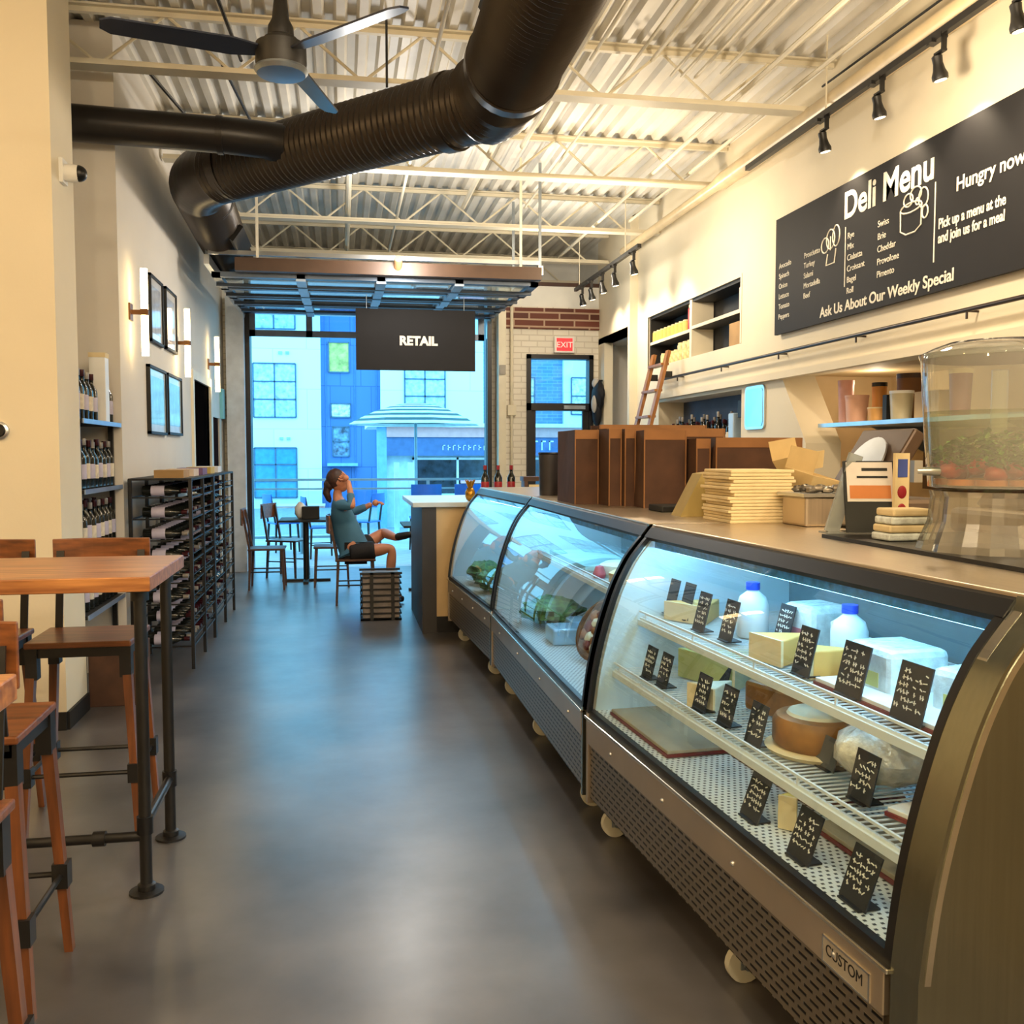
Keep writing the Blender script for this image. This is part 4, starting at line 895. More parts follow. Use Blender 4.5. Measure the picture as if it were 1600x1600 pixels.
t = thing('meat_slicer', 'second dark slicer under the pale wall shelf, near the dispenser', 'slicer', (2.35, 2.95, 1.236))
B().box(-0.18, 0.18, -0.2, 0.2, 0, 0.09).build('base', M('slicer_grey', (120, 104, 90)), t, 0.02)
b = B(); b.mx = Matrix.Translation((0.0, 0, 0.2)) @ Matrix.Rotation(math.radians(36), 4, 'Y'); b.box(-0.025, 0.025, -0.16, 0.16, -0.14, 0.2); b.build('carriage', M('slicer_brown', (84, 66, 52)), t, 0.01)
B().cyl((-0.1, -0.21, 0.1), (-0.1, -0.29, 0.14), 0.02, 10).build('knob', gasket, t)
def clam(x, y, z, s, tilt, label):
    t = thing('takeout_box', label, 'takeout box', (x, y, z), 0.3, 'pale takeout boxes behind the pan')
    m = M('takeout_tan', (206, 180, 128), 0.75, var=0.08)
    b = B(); b.mx = Matrix.Rotation(math.radians(tilt), 4, 'X') @ Matrix.Rotation(math.radians(tilt*0.8), 4, 'Y')
    b.add([(-s*.8, -s*.8, 0), (s*.8, -s*.8, 0), (s*.8, s*.8, 0), (-s*.8, s*.8, 0), (-s, -s, s*.9), (s, -s, s*.9), (s, s, s*.9), (-s, s, s*.9)], [(3, 2, 1, 0), (0, 1, 5, 4), (1, 2, 6, 5), (2, 3, 7, 6), (3, 0, 4, 7)])
    o = b.build('tray', m, t); k = o.modifiers.new('thick', 'SOLIDIFY'); k.thickness = 0.004
    b2 = B(); b2.mx = b.mx; b2.box(-s, s, s*0.97, s*1.0, s*.9, s*2.0); b2.build('lid', m, t)
clam(1.93, 3.75, Z+0.12, 0.085, 12, 'pale tan takeout box open above the stainless pan'); clam(2.0, 3.95, Z+0.2, 0.08, -10, 'pale tan takeout box, upper one behind the first')
t = thing('box_stand', 'dark stand under the tan takeout boxes', 'stand', (1.96, 3.86, Z)); bx('block', M('slicer_grey', (120, 104, 90)), -0.07, 0.09, -0.09, 0.16, 0, 0.11, t, 0.01)
# acrylic sign holders
def holder(x, y, label, mat, w=0.1, h=0.24, lean=20, rz=0.35, paper=None):
    t = thing('sign_holder', label, 'sign holder', (x, y, zm), rz, 'slanted sign holders on the mat')
    b = B(); b.mx = Matrix.Rotation(math.radians(lean), 4, 'Y'); b.box(-0.004, 0.004, -w, w, 0.002, h); b.build('front_sheet', mat, t)
    B().box(-0.005, 0.1, -w, w, 0, 0.006).build('foot', clear_acrylic, t)
    if paper:
        b = B(); b.mx = Matrix.Rotation(math.radians(lean), 4, 'Y'); b.box(-0.0062, -0.0042, -w*0.9, w*0.9, h*0.44, h*0.98); p = b.build('insert', paper, t)
        b = B(); b.mx = Matrix.Rotation(math.radians(lean), 4, 'Y'); b.box(-0.0072, -0.0062, -w*0.8, w*0.8, h*0.48, h*0.66); b.build('print', M('orange_print', (196, 120, 60), 0.6), p)
        b = B(); b.mx = Matrix.Rotation(math.radians(lean), 4, 'Y'); b.box(-0.0072, -0.0062, -w*0.7, w*0.3, h*0.86, h*0.9).box(-0.0072, -0.0062, -w*0.7, w*0.5, h*0.76, h*0.79); b.build('print_lines', black_paint, p)
t = thing('sign_easel', 'frosted clear acrylic easel strip slanting at the mat corner', 'sign holder', (1.63, 3.0, zm))
fa = thin_glass('frosted_acrylic', (230, 236, 236), alpha=0.55, body=(176, 180, 178), rough=0.15, gain=1.4)
B().bar((0, 0, 0.002), (0.085, 0.0, 0.265), 0.05, 0.012, up=(0, 1, 0)).build('strip', fa, t); B().box(-0.03, 0.1, -0.03, 0.03, 0, 0.006).build('foot', fa, t)
holder(1.74, 2.93, 'black backed sign holder with an orange picture', black_paint, 0.085, 0.25, 14, 1.35, M('photo_print', (214, 206, 200), 0.4))
t = thing('photo_card', 'upright cream photo card with red fruit prints right of the black holder', 'card', (1.84, 2.93, zm), 0.2)
B().box(-0.03, 0.03, -0.006, 0.006, 0.0, 0.27).build('card', cream_paper, t)
B().box(-0.02, 0.02, -0.008, -0.006, 0.19, 0.25).build('blue_print', M('blue_print', (70, 90, 170), 0.5), t); B().ball((0, -0.006, 0.14), (0.02, 0.003, 0.022), 10, 8).ball((0, -0.006, 0.08), (0.02, 0.003, 0.022), 10, 8).build('red_print', M('red_print', (150, 24, 36), 0.5), t)
t = thing('bread_pile', 'small pile of wrapped pale sandwiches left of the dispenser', 'food', (1.72, 2.72, zm))
for k in range(4): B().cbox((0.0, 0, 0.013+0.025*k), (0.16-0.01*k, 0.1, 0.023)).build('wrapped_slice', cream_paper if k % 2 else wrap, t, 0.006)
# far end: counter, gold ornament, bottles, wooden stand
t = thing('end_counter', 'cream end counter with dark edge and pale top beyond the deli cases', 'counter', (0.9, 8.02, 0))
bx('body', M('beige_panel', (214, 186, 138), 0.6, var=0.03), -0.12, 1.1, 0.02, 1.3, 0.14, 1.07, t); bx('edge_post', M('charcoal_panel', (52, 50, 50), 0.5), -0.24, -0.12, 0, 1.3, 0, 1.07, t)
bx('plinth', black_paint, -0.12, 1.1, 0.03, 1.3, 0, 0.14, t); bx('counter_top', M('pale_stone', (206, 214, 214), 0.3), -0.32, 1.12, -0.05, 1.35, 1.07, 1.11, t, 0.005)
t = thing('gold_ornament', 'small gold pineapple ornament at the far end of the counter', 'ornament', (1.08, 8.12, 1.11))
gold = M('gold_paint', (190, 140, 50), 0.3, 0.8, var=0.2)
B().ball((0, 0, 0.06), (0.045, 0.045, 0.062), 14, 10, 0.06).build('fruit', gold, t)
lf = B()
for k in range(9):
    a = 0.7*k; lf.tube([(0.01*math.cos(a), 0.01*math.sin(a), 0.115), (0.03*math.cos(a), 0.03*math.sin(a), 0.16), (0.045*math.cos(a), 0.045*math.sin(a), 0.185)], [0.01, 0.008, 0.002], 5)
lf.build('leaf_crown', gold, t)
for k, x in enumerate((1.28, 1.4, 1.52)):
    bottle('red_bottle', 'dark bottle with red neck on the end counter, %s of three' % ('left', 'middle', 'right')[k], (x, 8.6, 1.11), 'red topped bottles on the end counter', M('red_foil', (150, 30, 40), 0.4), 0.3, M('red_foil', (150, 30, 40)))
t = thing('wooden_stand', 'small dark wooden stand on the end counter before the brick wall', 'stand', (1.75, 8.5, 1.11))
B().box(-0.15, 0.15, -0.09, 0.09, 0.16, 0.2).build('top', dark_wood, t); B().box(-0.14, -0.11, -0.08, 0.08, 0, 0.16).box(0.11, 0.14, -0.08, 0.08, 0, 0.16).build('leg', dark_wood, t); B().box(-0.1, 0.1, -0.085, -0.08, 0.06, 0.13).build('label_card', cream_paper, t)
# ------------------------------------------------------------------ menu board
t = thing('menu_board', 'huge black deli menu board with white lettering on the cream wall', 'menu board', (3.575, 5.565, 2.494))
bx('board', sign_black, -0.025, 0, -2.6, 1.97, 0, 0.94, t)
X_ = (0, -1, 0); Y_ = (0, 0, 1)
def mt(s, size, y, z, bold=0.0, squash=1.0): text(s, size, chalk, (-0.0265, y-5.6, z-2.49), X_, Y_, t, bold=bold, squash=squash, extrude=0.001)
mt('Deli Menu', 0.26, 6.48, 3.18, 0.006, 0.98)
mt('Ask Us About Our Weekly Special', 0.105, 6.8, 2.53, 0.002, 1.08)
mt('Hungry now?', 0.115, 5.2, 3.04, 0.002, 1.0)
mt('Pick up a menu at the', 0.085, 5.36, 2.86, 0.002, 0.8); mt('and join us for a meal', 0.085, 5.36, 2.775, 0.002, 0.8)
for k, s in enumerate(('Avocado', 'Spinach', 'Onion', 'Lettuce', 'Tomato', 'Peppers')): mt(s, 0.06, 7.5, 3.02-0.082*k)
for k, s in enumerate(('Prosciutto', 'Turkey', 'Salami', 'Mortadella', 'Beef')): mt(s, 0.06, 7.07, 3.02-0.077*k)
for k, s in enumerate(('Rye', 'Mix', 'Ciabatta', 'Croissant', 'Bagel', 'Roll')): mt(s, 0.06, 6.42, 3.03-0.077*k)
for k, s in enumerate(('Swiss', 'Brie', 'Cheddar', 'Provolone', 'Pimento')): mt(s, 0.062, 6.03, 3.02-0.083*k)
ln = B()
for y, z0, z1 in ((6.45, 2.7, 3.12), (5.4, 2.67, 3.15)): ln.box(-0.027, -0.025, y-5.6-0.005, y-5.6+0.005, z0-2.49, z1-2.49)
ln.build('divider_line', chalk, t)
def stroke(pts, r=0.006, closed=False): return [(-0.026, p[0]-5.6, p[1]-2.49) for p in pts], r, closed
ic = B()
def loop(cy, cz, ry, rz_, n=16, a0=0, a1=6.283): return [(cy+ry*math.cos(a0+(a1-a0)*k/n), cz+rz_*math.sin(a0+(a1-a0)*k/n)) for k in range(n)]
for pts, c in ((loop(6.66, 3.08, 0.06, 0.07), True), (loop(6.58, 3.09, 0.05, 0.075), True), (loop(6.74, 3.05, 0.055, 0.055), True), ([(6.7, 2.98), (6.72, 2.9), (6.6, 2.9), (6.58, 3.0)], False), ([(6.66, 3.0), (6.66, 3.1)], False)):
    ic.tube([(-0.026, a-5.6, b-2.49) for a, b in pts], 0.0055, 6, closed=c)
ic.build('ham_drawing', chalk, t)
ic = B()
for pts, c in ((loop(5.65, 3.06, 0.115, 0.03), True), ([(5.765, 3.06), (5.76, 2.93), (5.7, 2.9), (5.6, 2.9), (5.54, 2.93), (5.535, 3.06)], False), (loop(5.6, 3.13, 0.06, 0.045), True), (loop(5.52, 3.09, 0.05, 0.06), True), (loop(5.68, 3.11, 0.05, 0.04), True), (loop(5.5, 3.0, 0.03, 0.04), True), (loop(5.58, 3.08, 0.02, 0.02), True)):
    ic.tube([(-0.026, a-5.6, b-2.49) for a, b in pts], 0.0055, 6, closed=c)
ic.build('cup_drawing', chalk, t)
# rail for the rolling ladder
t = thing('ladder_rail', 'thin dark ladder rail running below the menu board', 'rail', (3.52, 5.0, 2.335))
B().cyl((0, -4, 0), (0, 5.4, 0), 0.014, 10).build('rod', M('dark_bronze', (60, 50, 44), 0.35, 0.7), t)
for k in range(8): B().box(0, 0.08, -3.6+1.2*k-0.005, -3.6+1.2*k+0.005, -0.012, 0.0).box(0.0, 0.01, -3.6+1.2*k-0.005, -3.6+1.2*k+0.005, -0.05, 0).build('bracket', M('dark_bronze', (60, 50, 44)), t)
t = thing('rolling_ladder', 'wooden rolling ladder leaning on the rail by the alcove', 'ladder', (3.1, 10.2, 0))
for y in (-0.24, 0.24): B().bar((-0.28, y, 0), (0.38, y, 2.62), 0.035, 0.09, up=(0, 1, 0)).build('side_rail', ladder_wood, t)
for k in range(9):
    f = (k+0.8)/9.3; B().cbox((-0.28+0.66*f, 0, 2.62*f), (0.09, 0.46, 0.025)).build('step', ladder_wood, t)
for y in (-0.24, 0.24): B().box(0.33, 0.42, y-0.015, y+0.015, 2.33, 2.4).build('hook', black_steel, t)
# upper cubby
t = thing('cubby_shelf', 'white edged cubby shelves in the wall left of the menu board', 'shelf', (3.75, 9.65, 2.52))
bx('divider', white_steel, -0.14, 0.1, -0.03, 0.03, 0, 0.6, t)
for a_, b_, c_ in ((0.03, 1.33, 0.27), (-1.3, -0.03, 0.29)):
    s_ = bx('shelf_board', black_paint, -0.13, 0.1, a_, b_, c_, c_+0.027, t); bx('front_edge', white_steel, -0.14, -0.13, a_, b_, c_-0.003, c_+0.03, s_)
B().box(-0.155, -0.14, -1.33, 1.4, 0.6, 0.63).box(-0.155, -0.14, 1.38, 1.41, 0, 0.6).box(-0.155, -0.14, -1.33, -1.3, 0, 0.6).build('frame', white_steel, t)
jm = M('yellow_jar', (226, 190, 96), 0.4, var=0.15); jr = M('red_tin', (170, 50, 60), 0.4); jw = M('pale_tin', (226, 200, 190), 0.5)
def jar(loc, label, mat, r, h, grp):
    t = thing('jar', label, 'jar', loc, 0, grp); B().lathe([(r, 0), (r, h*0.85), (r*0.8, h*0.9)], n=12).build('glass', mat, t); B().cyl((0, 0, h*0.9), (0, 0, h), r*0.85, 12).build('lid', cream_paper, t)
for k in range(9): jar((3.68, 9.95+0.125*k, 2.82), 'yellow jar on the upper left cubby shelf', jm, 0.05, 0.13, 'yellow jars in the cubby')
for k in range(7): jar((3.68, 9.8+0.14*k, 2.52), 'pale jar on the floor of the left cubby', M('pale_yellow_jar', (236, 214, 150), 0.4, var=0.3, scale=20), 0.055, 0.2 if k < 3 else 0.14, 'pale jars in the cubby')
jar((3.68, 9.75, 2.82), 'tall red tin on the left cubby shelf beside the divider', jr, 0.06, 0.26, None)
jar((3.68, 8.42, 2.835), 'pale pink tin at the right end of the upper cubby shelf', jw, 0.06, 0.24, None)
tag(bx('tan_carton', M('carton_tan', (226, 186, 120), 0.7), 3.63, 3.84, 8.4, 8.68, 2.525, 2.74, bevel=0.004), 'tan carton at the right end of the lower cubby', 'carton')
# bottle niche
k = 0
for r_, x in enumerate((3.68, 3.78)):
    for j in range(12):
        y = 8.75+0.145*j+0.05*r_; h = (0.34, 0.3, 0.38, 0.3, 0.36)[(j+r_) % 5]
        l = 'dark wine bottle standing in the long niche under the cubby'
        key = 'niche%d' % ((j+r_) % 5)
        if key not in src: src[key] = bottle('wine_bottle', l, (x, y, 1.55), 'bottles in the wall niche', bottle_foil if (j+r_) % 2 else bottle_foil_pale, h)
        else: copy_tree(src[key], l, 'bottles in the wall niche', (x, y, 1.55))
t = thing('niche_speaker', 'small black box on a thin stalk at the right end of the bottle niche', 'speaker', (3.7, 8.42, 1.55))
B().cyl((0, 0, 0), (0, 0, 0.3), 0.01, 8).build('stalk', black_steel, t); bx('box', black_paint, -0.05, 0.05, -0.08, 0.08, 0.3, 0.46, t, 0.005)
tag(bx('pale_canister', M('pale_blue_tin', (170, 195, 220), 0.3), 3.65, 3.75, 8.6, 8.72, 1.55, 1.9, bevel=0.01), 'pale blue canister beside the black box in the niche', 'canister')
t = thing('wall_mirror', 'rounded mirror on the cream wall beside the bottle niche', 'mirror', (3.6, 7.98, 1.92))
def rrect(w, h, r, n=5):
    out = []
    for cx_, cy_, a in ((w-r, h-r, 0), (-w+r, h-r, 90), (-w+r, -h+r, 180), (w-r, -h+r, 270)):
        for k in range(n+1): out.append((cx_+r*math.cos(math.radians(a+90*k/n)), cy_+r*math.sin(math.radians(a+90*k/n))))
    return out
B().prism(rrect(0.2, 0.19, 0.05), 'x', -0.02, 0.0).build('frame', alum, t); B().prism(rrect(0.175, 0.165, 0.04), 'x', -0.024, -0.02).build('glass', M('blue_mirror', (150, 205, 240), 0.08, 0.6, var=0.05), t)
# staff recess shelf and its things
t = thing('recess_shelf', 'pale blue steel shelf in the staff recess holding jars', 'shelf', (4.25, 6.2, 1.75))
bx('board', M('pale_blue_shelf', (176, 200, 214), 0.3, 0.5), -0.55, 0.35, -1.9, 0.85, -0.03, 0.0, t)
for y in (0.5, -1.0): B().prism([(-0.3, -0.03), (0.34, -0.03), (0.34, -0.3)], 'y', y, y+0.02).build('bracket', galv, t)
def tub(x, y, r, h, mat, label, lid=None, name='tub', cat='tub'):
    t = thing(name, label, cat, (x, y, 1.75), 0, None)
    B().lathe([(r*0.85, 0), (r, h*0.9)], n=14).build('cup', mat, t); B().cyl((0, 0, h*0.9), (0, 0, h), r*1.03, 14).build('lid', lid or mat, t)
pink = M('pink_tub', (226, 176, 150), 0.5)
tub(3.85, 6.9, 0.06, 0.33, M('pink_bottle', (222, 170, 160), 0.5), 'tall pink bottle at the left end of the recess shelf', name='bottle', cat='bottle')
tub(3.8, 6.65, 0.085, 0.2, pink, 'peach tub second on the recess shelf', name='tub')
tub(4.0, 6.68, 0.055, 0.3, M('amber_jar', (214, 150, 70), 0.4), 'amber bottle with a dark cap behind the peach tub', gasket, 'bottle', 'bottle')
tub(3.82, 6.4, 0.07, 0.1, M('low_orange_tub', (226, 170, 100), 0.5), 'low orange tub on the recess shelf', cream_paper)
tub(4.05, 6.35, 0.1, 0.34, M('wooden_board_brown', (130, 84, 40), 0.6), 'round brown crock at the back of the recess shelf', dark_wood, 'crock', 'crock')
tub(3.82, 6.1, 0.08, 0.2, M('clear_jar', (200, 190, 160), 0.2), 'clear jar with white lid on the recess shelf', white_plastic, 'jar', 'jar')
tag(bx('black_slate', black_paint, 3.78, 3.82, 6.22, 6.27, 1.75, 1.93), 'small black card between the orange tub and the clear jar', 'card')
tag(bx('tan_box', M('shelf_tan', (190, 160, 110), 0.6), 3.8, 4.0, 5.65, 5.92, 1.75, 1.93, bevel=0.004), 'tan box on the recess shelf near the dispenser', 'box')
tub(3.85, 5.5, 0.07, 0.3, M('dark_red_jar', (120, 50, 50), 0.4), 'dark red jar at the right end of the recess shelf', cream_paper, 'jar', 'jar')
tag(bx('backsplash_panel', M('tan_brown_panel', (110, 84, 60), 0.5), 4.52, 4.57, 3.6, 6.9, 1.24, 1.7), 'brown panel on the wall under the recess shelf', 'panel')
# exit sign and wall fittings on the back wall
t = thing('exit_sign', 'red lit EXIT sign over the glass door', 'sign', (3.0, 12.86, 2.99))
bx('housing', white_plastic, -0.14, 0.14, -0.05, 0.0, -0.11, 0.11, t, 0.005)
bx('face', M('exit_red', (220, 40, 50), 0.4, emit=((255, 40, 50), 0.9)), -0.11, 0.11, -0.055, -0.05, -0.085, 0.085, t)
text('EXIT', 0.11, M('exit_letters', (255, 190, 180), 0.4, emit=((255, 120, 110), 1.6)), (0, -0.057, -0.04), (1, 0, 0), (0, 0, 1), t, align='CENTER')
for sx in (-0.22, 0.22):
    pass
pipe('wall_conduit', 'white conduit running down the brick wall to a small box', [(2.28, 12.85, 3.6), (2.28, 12.85, 2.16)], 0.022, cat='conduit', group=None)
t = thing('junction_box', 'small white junction box on the brick wall conduit', 'box', (2.28, 12.88, 2.1)); bx('box', white_steel, -0.06, 0.06, -0.05, 0.02, -0.07, 0.07, t, 0.004); B().cyl((0, -0.02, -0.07), (0, -0.02, -1.3), 0.018, 8).build('lower_conduit', white_steel, t)
t = thing('alarm_box', 'small grey box high on the white post beside the roll-up door', 'box', (2.11, 12.6, 2.62)); bx('box', M('grey_box', (150, 144, 134), 0.5), -0.04, 0.04, -0.03, 0, -0.06, 0.06, t)
t = thing('hung_jacket', 'black and white jacket hanging by the alcove doorway', 'jacket', (3.5, 12.68, 2.2))
jk = M('black_cloth', (20, 20, 26), 0.8); jw2 = M('grey_cloth', (190, 186, 180), 0.8)
B().ball((-0.06, 0, 0.1), (0.07, 0.2, 0.2), 14, 10, 0.1).ball((-0.07, 0.02, -0.12), (0.06, 0.12, 0.2), 12, 9, 0.1).build('jacket_body', jk, t); B().ball((-0.09, 0.0, 0.26), (0.06, 0.06, 0.07), 10, 8).ball((-0.13, -0.05, -0.02), (0.04, 0.06, 0.12), 10, 8).build('lining', jw2, t); B().cyl((0, 0, 0.3), (-0.08, 0, 0.3), 0.012, 8).build('hook', black_steel, t)
# ------------------------------------------------------------------ bar tables and stools
def bar_table(loc, label, L=1.55, D=0.7, h=1.11):
    t = thing('bar_table', label, 'table', loc, 0, 'high wooden tables on black pipe legs')
    # origin at the floor under the right front corner; extends to -x and +y
    bx('table_top', table_wood, -L, 0, 0, D, h-0.05, h, t, 0.004)
    for x in (-0.05, -L+0.1):
        for y in (0.085, D-0.135):
            l = B().cyl((x, y, 0.012), (x, y, h-0.05), 0.021, 14).build('leg', black_steel, t)
            B().lathe([(0.058, 0), (0.058, 0.008), (0.03, 0.012), (0.03, 0.03), (0.021, 0.035)], (x, y, 0), 18).build('floor_flange', black_steel, l); B().lathe([(0.03, h-0.09), (0.03, h-0.06), (0.055, h-0.056), (0.055, h-0.05)], (x, y, 0), 14).build('top_flange', black_steel, l)
    z = 0.22
    B().cyl((-0.05, 0.085, z+0.02), (-0.05, D-0.135, z+0.02), 0.016, 12).lathe([(0.028, -0.03), (0.028, 0.03)], (-0.05, 0.085, z+0.02), 12).lathe([(0.028, -0.03), (0.028, 0.03)], (-0.05, D-0.135, z+0.02), 12).build('end_rail', M('worn_black_pipe', (48, 48, 50), 0.3, 0.7), t)
    b = B().cyl((-0.05, 0.085, z-0.02), (-L+0.1, 0.085, z-0.02), 0.017, 12)
    for x in (-0.2, -0.75): b.cyl((x-0.02, 0.085, z-0.02), (x+0.02, 0.085, z-0.02), 0.026, 12)
    b.build('front_rail', black_steel, t)
    return t
bar_table((-0.63, 3.33, 0), 'high wooden bar table with black pipe legs, its whole end in view')
bar_table((-0.60, 1.205, 0), 'nearer high wooden bar table of which only a corner shows', 1.5, 0.7)
def stool(loc, rz, label):
    # backrest towards +y, seat centre at origin
    t = thing('bar_stool', label, 'bar stool', loc, rz, 'wooden bar stools with black steel fittings')
    h = 0.765
    B().prism([(-0.2, -0.18), (0.2, -0.18), (0.205, 0.19), (-0.205, 0.19)], 'z', h-0.012, h+0.012).build('seat', stool_wood, t, 0.006)
    B().box(-0.185, 0.185, -0.165, -0.145, h-0.05, h-0.013).box(-0.185, 0.185, 0.155, 0.175, h-0.05, h-0.013).box(-0.19, -0.17, -0.16, 0.17, h-0.05, h-0.013).box(0.17, 0.19, -0.16, 0.17, h-0.05, h-0.013).build('seat_frame', black_steel, t)
    for sx in (-1, 1):
        for sy in (-1, 1):
            top = V((sx*0.175, sy*0.15, h-0.02)); bot = V((sx*0.215, sy*0.19, 0.0))
            l = B().bar(top, bot, 0.034, 0.04, up=(0, 1, 0), w1=0.024, h1=0.03).build('leg', leg_wood, t)
            m = top.lerp(bot, 0.67)
            B().cbox(m, (0.045, 0.05, 0.075)).build('rail_bracket', black_steel, l); B().cbox(top+V((0, 0, -0.05)), (0.044, 0.05, 0.13)).build('seat_bracket', black_steel, l)
    m0 = lambda sx, sy: V((sx*0.175, sy*0.15, h-0.02)).lerp(V((sx*0.215, sy*0.19, 0.0)), 0.67)
    for a, b_ in (((-1, -1), (1, -1)), ((1, -1), (1, 1)), ((1, 1), (-1, 1)), ((-1, 1), (-1, -1))): B().cyl(m0(*a), m0(*b_), 0.009, 8).build('foot_rail', black_steel, t)
    for sx in (-1, 1):
        B().bar((sx*0.165, 0.175, h-0.03), (sx*0.165, 0.235, 1.1), 0.03, 0.008, up=(0, 1, 0)).build('back_post', black_steel, t)
    b = B(); n = 10; vs = []
    P = []
    for k in range(n+1):
        x = -0.2+0.4*k/n; y = 0.245+0.03*(1-(x/0.2)**2); P.append((x, y))
    poly = P + [(x, y+0.014) for x, y in P[::-1]]
    b.prism(poly, 'z', 1.0, 1.15).build('backrest', stool_wood, t, 0.004)
    return t
stool((-1.03, 4.16, 0), 0, 'bar stool on the far side of the bar table, seat visible under the table top')
stool((-1.50, 4.16, 0), 0, 'far side bar stool at the picture edge, only its back rail showing above the table')
stool((-1.05, 2.86, 0), math.pi, 'bar stool on the near side of the bar table, brown seat in full view')
stool((-0.905, 2.0, 0), 0, 'nearest bar stool, cut by the picture corner, drawn up to the nearer table')
# ------------------------------------------------------------------ cafe furniture near the roll-up door
seat_w = M('pale_cafe_seat', (120, 96, 74), 0.3, var=0.1)
def cafe_chair(loc, rz, label, group='wooden cafe chairs by the roll-up door', seat=None, back=None):
    # faces +x
    t = thing('cafe_chair', label, 'chair', loc, rz, group)
    B().cbox((0, 0, 0.45), (0.4, 0.4, 0.022)).build('seat', seat or dark_wood, t, 0.006)
    for sx in (-1, 1):
        for sy in (-1, 1): B().bar((sx*0.17, sy*0.17, 0.44), (sx*0.19, sy*0.19, 0), 0.03, 0.03, w1=0.022).build('leg', dark_wood if seat is None else black_steel, t)
    for sy in (-0.17, 0.17): B().bar((-0.18, sy, 0.44), (-0.25, sy, 0.88), 0.024).build('back_post', dark_wood if seat is None else black_steel, t)
    P = [(-0.245+0.0-0.03*(1-(y/0.2)**2), y) for y in [-0.2+0.04*k for k in range(11)]]
    B().prism(P+[(x-0.014, y) for x, y in P[::-1]], 'z', 0.72, 0.9).build('backrest', back or stool_wood, t)
    for sy in (-0.18, 0.18): B().bar((-0.18, sy, 0.2), (0.18, sy, 0.2), 0.014).build('stretcher', black_steel, t)
    return t
cafe_chair((0.13, 9.85, 0), 0, 'cafe chair the woman sits on')
cafe_chair((-0.83, 11.1, 0), 0, 'cafe chair left of the small pedestal table, facing right')
cafe_chair((-0.66, 12.1, 0), -0.4, 'cafe chair behind the pedestal table near the railing')
cafe_chair((-0.12, 11.2, 0), math.pi, 'cafe chair right of the pedestal table behind the woman')
def pedestal(loc, label, w=0.6, h=0.745):
    t = thing('cafe_table', label, 'table', loc, 0, 'small black cafe tables')
    B().cbox((0, 0, h-0.012), (w, w, 0.025)).build('table_top', black_paint, t, 0.004); B().cyl((0, 0, 0.03), (0, 0, h-0.02), 0.035, 14).build('pedestal', black_steel, t)
    B().box(-0.28, 0.28, -0.03, 0.03, 0, 0.03).box(-0.03, 0.03, -0.28, 0.28, 0, 0.03).build('cross_foot', black_steel, t)
pedestal((-0.42, 11.6, 0), 'small black pedestal table beside the roll-up opening')
pedestal((1.0, 10.6, 0), 'small black table half hidden behind the end counter', 0.7)
cafe_chair((0.93, 9.75, 0), math.pi/2, 'cafe chair standing just left of the end counter')
t = thing('napkin_holder', 'black napkin box with a white bundle on the small pedestal table', 'box', (-0.36, 11.55, 0.746)); bx('box', black_paint, -0.1, 0.1, -0.07, 0.07, 0, 0.15, t, 0.006); B().ball((-0.12, 0.02, 0.1), (0.07, 0.06, 0.1), 12, 8, 0.1).build('white_bundle', white_plastic, t)
# crate
t = thing('slatted_crate', 'black slatted crate holding pale stacked goods on the floor by the woman', 'crate', (0.345, 8.9, 0))
B().box(-0.165, 0.165, -0.14, 0.14, 0.02, 0.42).build('contents', M('pale_stack', (150, 140, 134), 0.6, var=0.2), t)
s_ = B()
for k in range(8):
    z = 0.0+0.055*k
    s_.box(-0.185, 0.185, -0.16, -0.15, z, z+0.014).box(-0.185, 0.185, 0.15, 0.16, z, z+0.014).box(-0.185, -0.175, -0.16, 0.16, z, z+0.014).box(0.175, 0.185, -0.16, 0.16, z, z+0.014)
s_.build('slat', black_paint, t)
B().box(-0.1, -0.07, -0.166, -0.158, 0, 0.44).box(0.09, 0.12, -0.166, -0.158, 0, 0.44).box(-0.19, 0.19, -0.166, -0.15, 0.42, 0.44).box(-0.185, 0.185, -0.16, 0.16, 0.0, 0.012).box(-0.19, 0.19, 0.15, 0.166, 0.42, 0.44).build('frame', black_steel, t)
tag(bx('black_bag', M('black_nylon', (24, 24, 30), 0.6), 0.18, 0.42, 9.12, 9.32, 0, 0.36, bevel=0.04), 'black bag on the floor behind the slatted crate', 'bag')
# ------------------------------------------------------------------ the seated woman
def skinned(name, joints, edges, mat, parent, sub=2, root=0):
    me = bpy.data.meshes.new(name); me.from_pydata([j[0] for j in joints], edges, []); o = bpy.data.objects.new(name, me); COL.objects.link(o)
    o.modifiers.new('skin', 'SKIN')
    bpy.context.view_layer.objects.active = o
    sv = me.skin_vertices[0].data if me.skin_vertices else None
    if sv is None:
        bm = bmesh.new(); bm.from_mesh(me); bm.verts.layers.skin.verify(); bm.to_mesh(me); bm.free(); sv = me.skin_vertices[0].data
    for i, j in enumerate(joints):
        r = j[1]; sv[i].radius = r if isinstance(r, tuple) else (r, r); sv[i].use_root = (i == root)
    sb = o.modifiers.new('sub', 'SUBSURF'); sb.levels = sb.render_levels = sub
    m2 = bpy.data.meshes.new_from_object(o.evaluated_get(bpy.context.evaluated_depsgraph_get()))
    bpy.data.objects.remove(o); bpy.data.meshes.remove(me)
    for p in m2.polygons: p.use_smooth = True
    m2.materials.clear(); m2.materials.append(mat)
    o = bpy.data.objects.new(name, m2); COL.objects.link(o)
    if parent: o.parent = parent
    return o
PX, PY = 0.13, 9.85
t = thing('person', 'woman in blue top and black shorts seated sideways, one hand to her head', 'person', (PX, PY, 0))
def J(x, y, z): return (x-PX, y-PY, z)
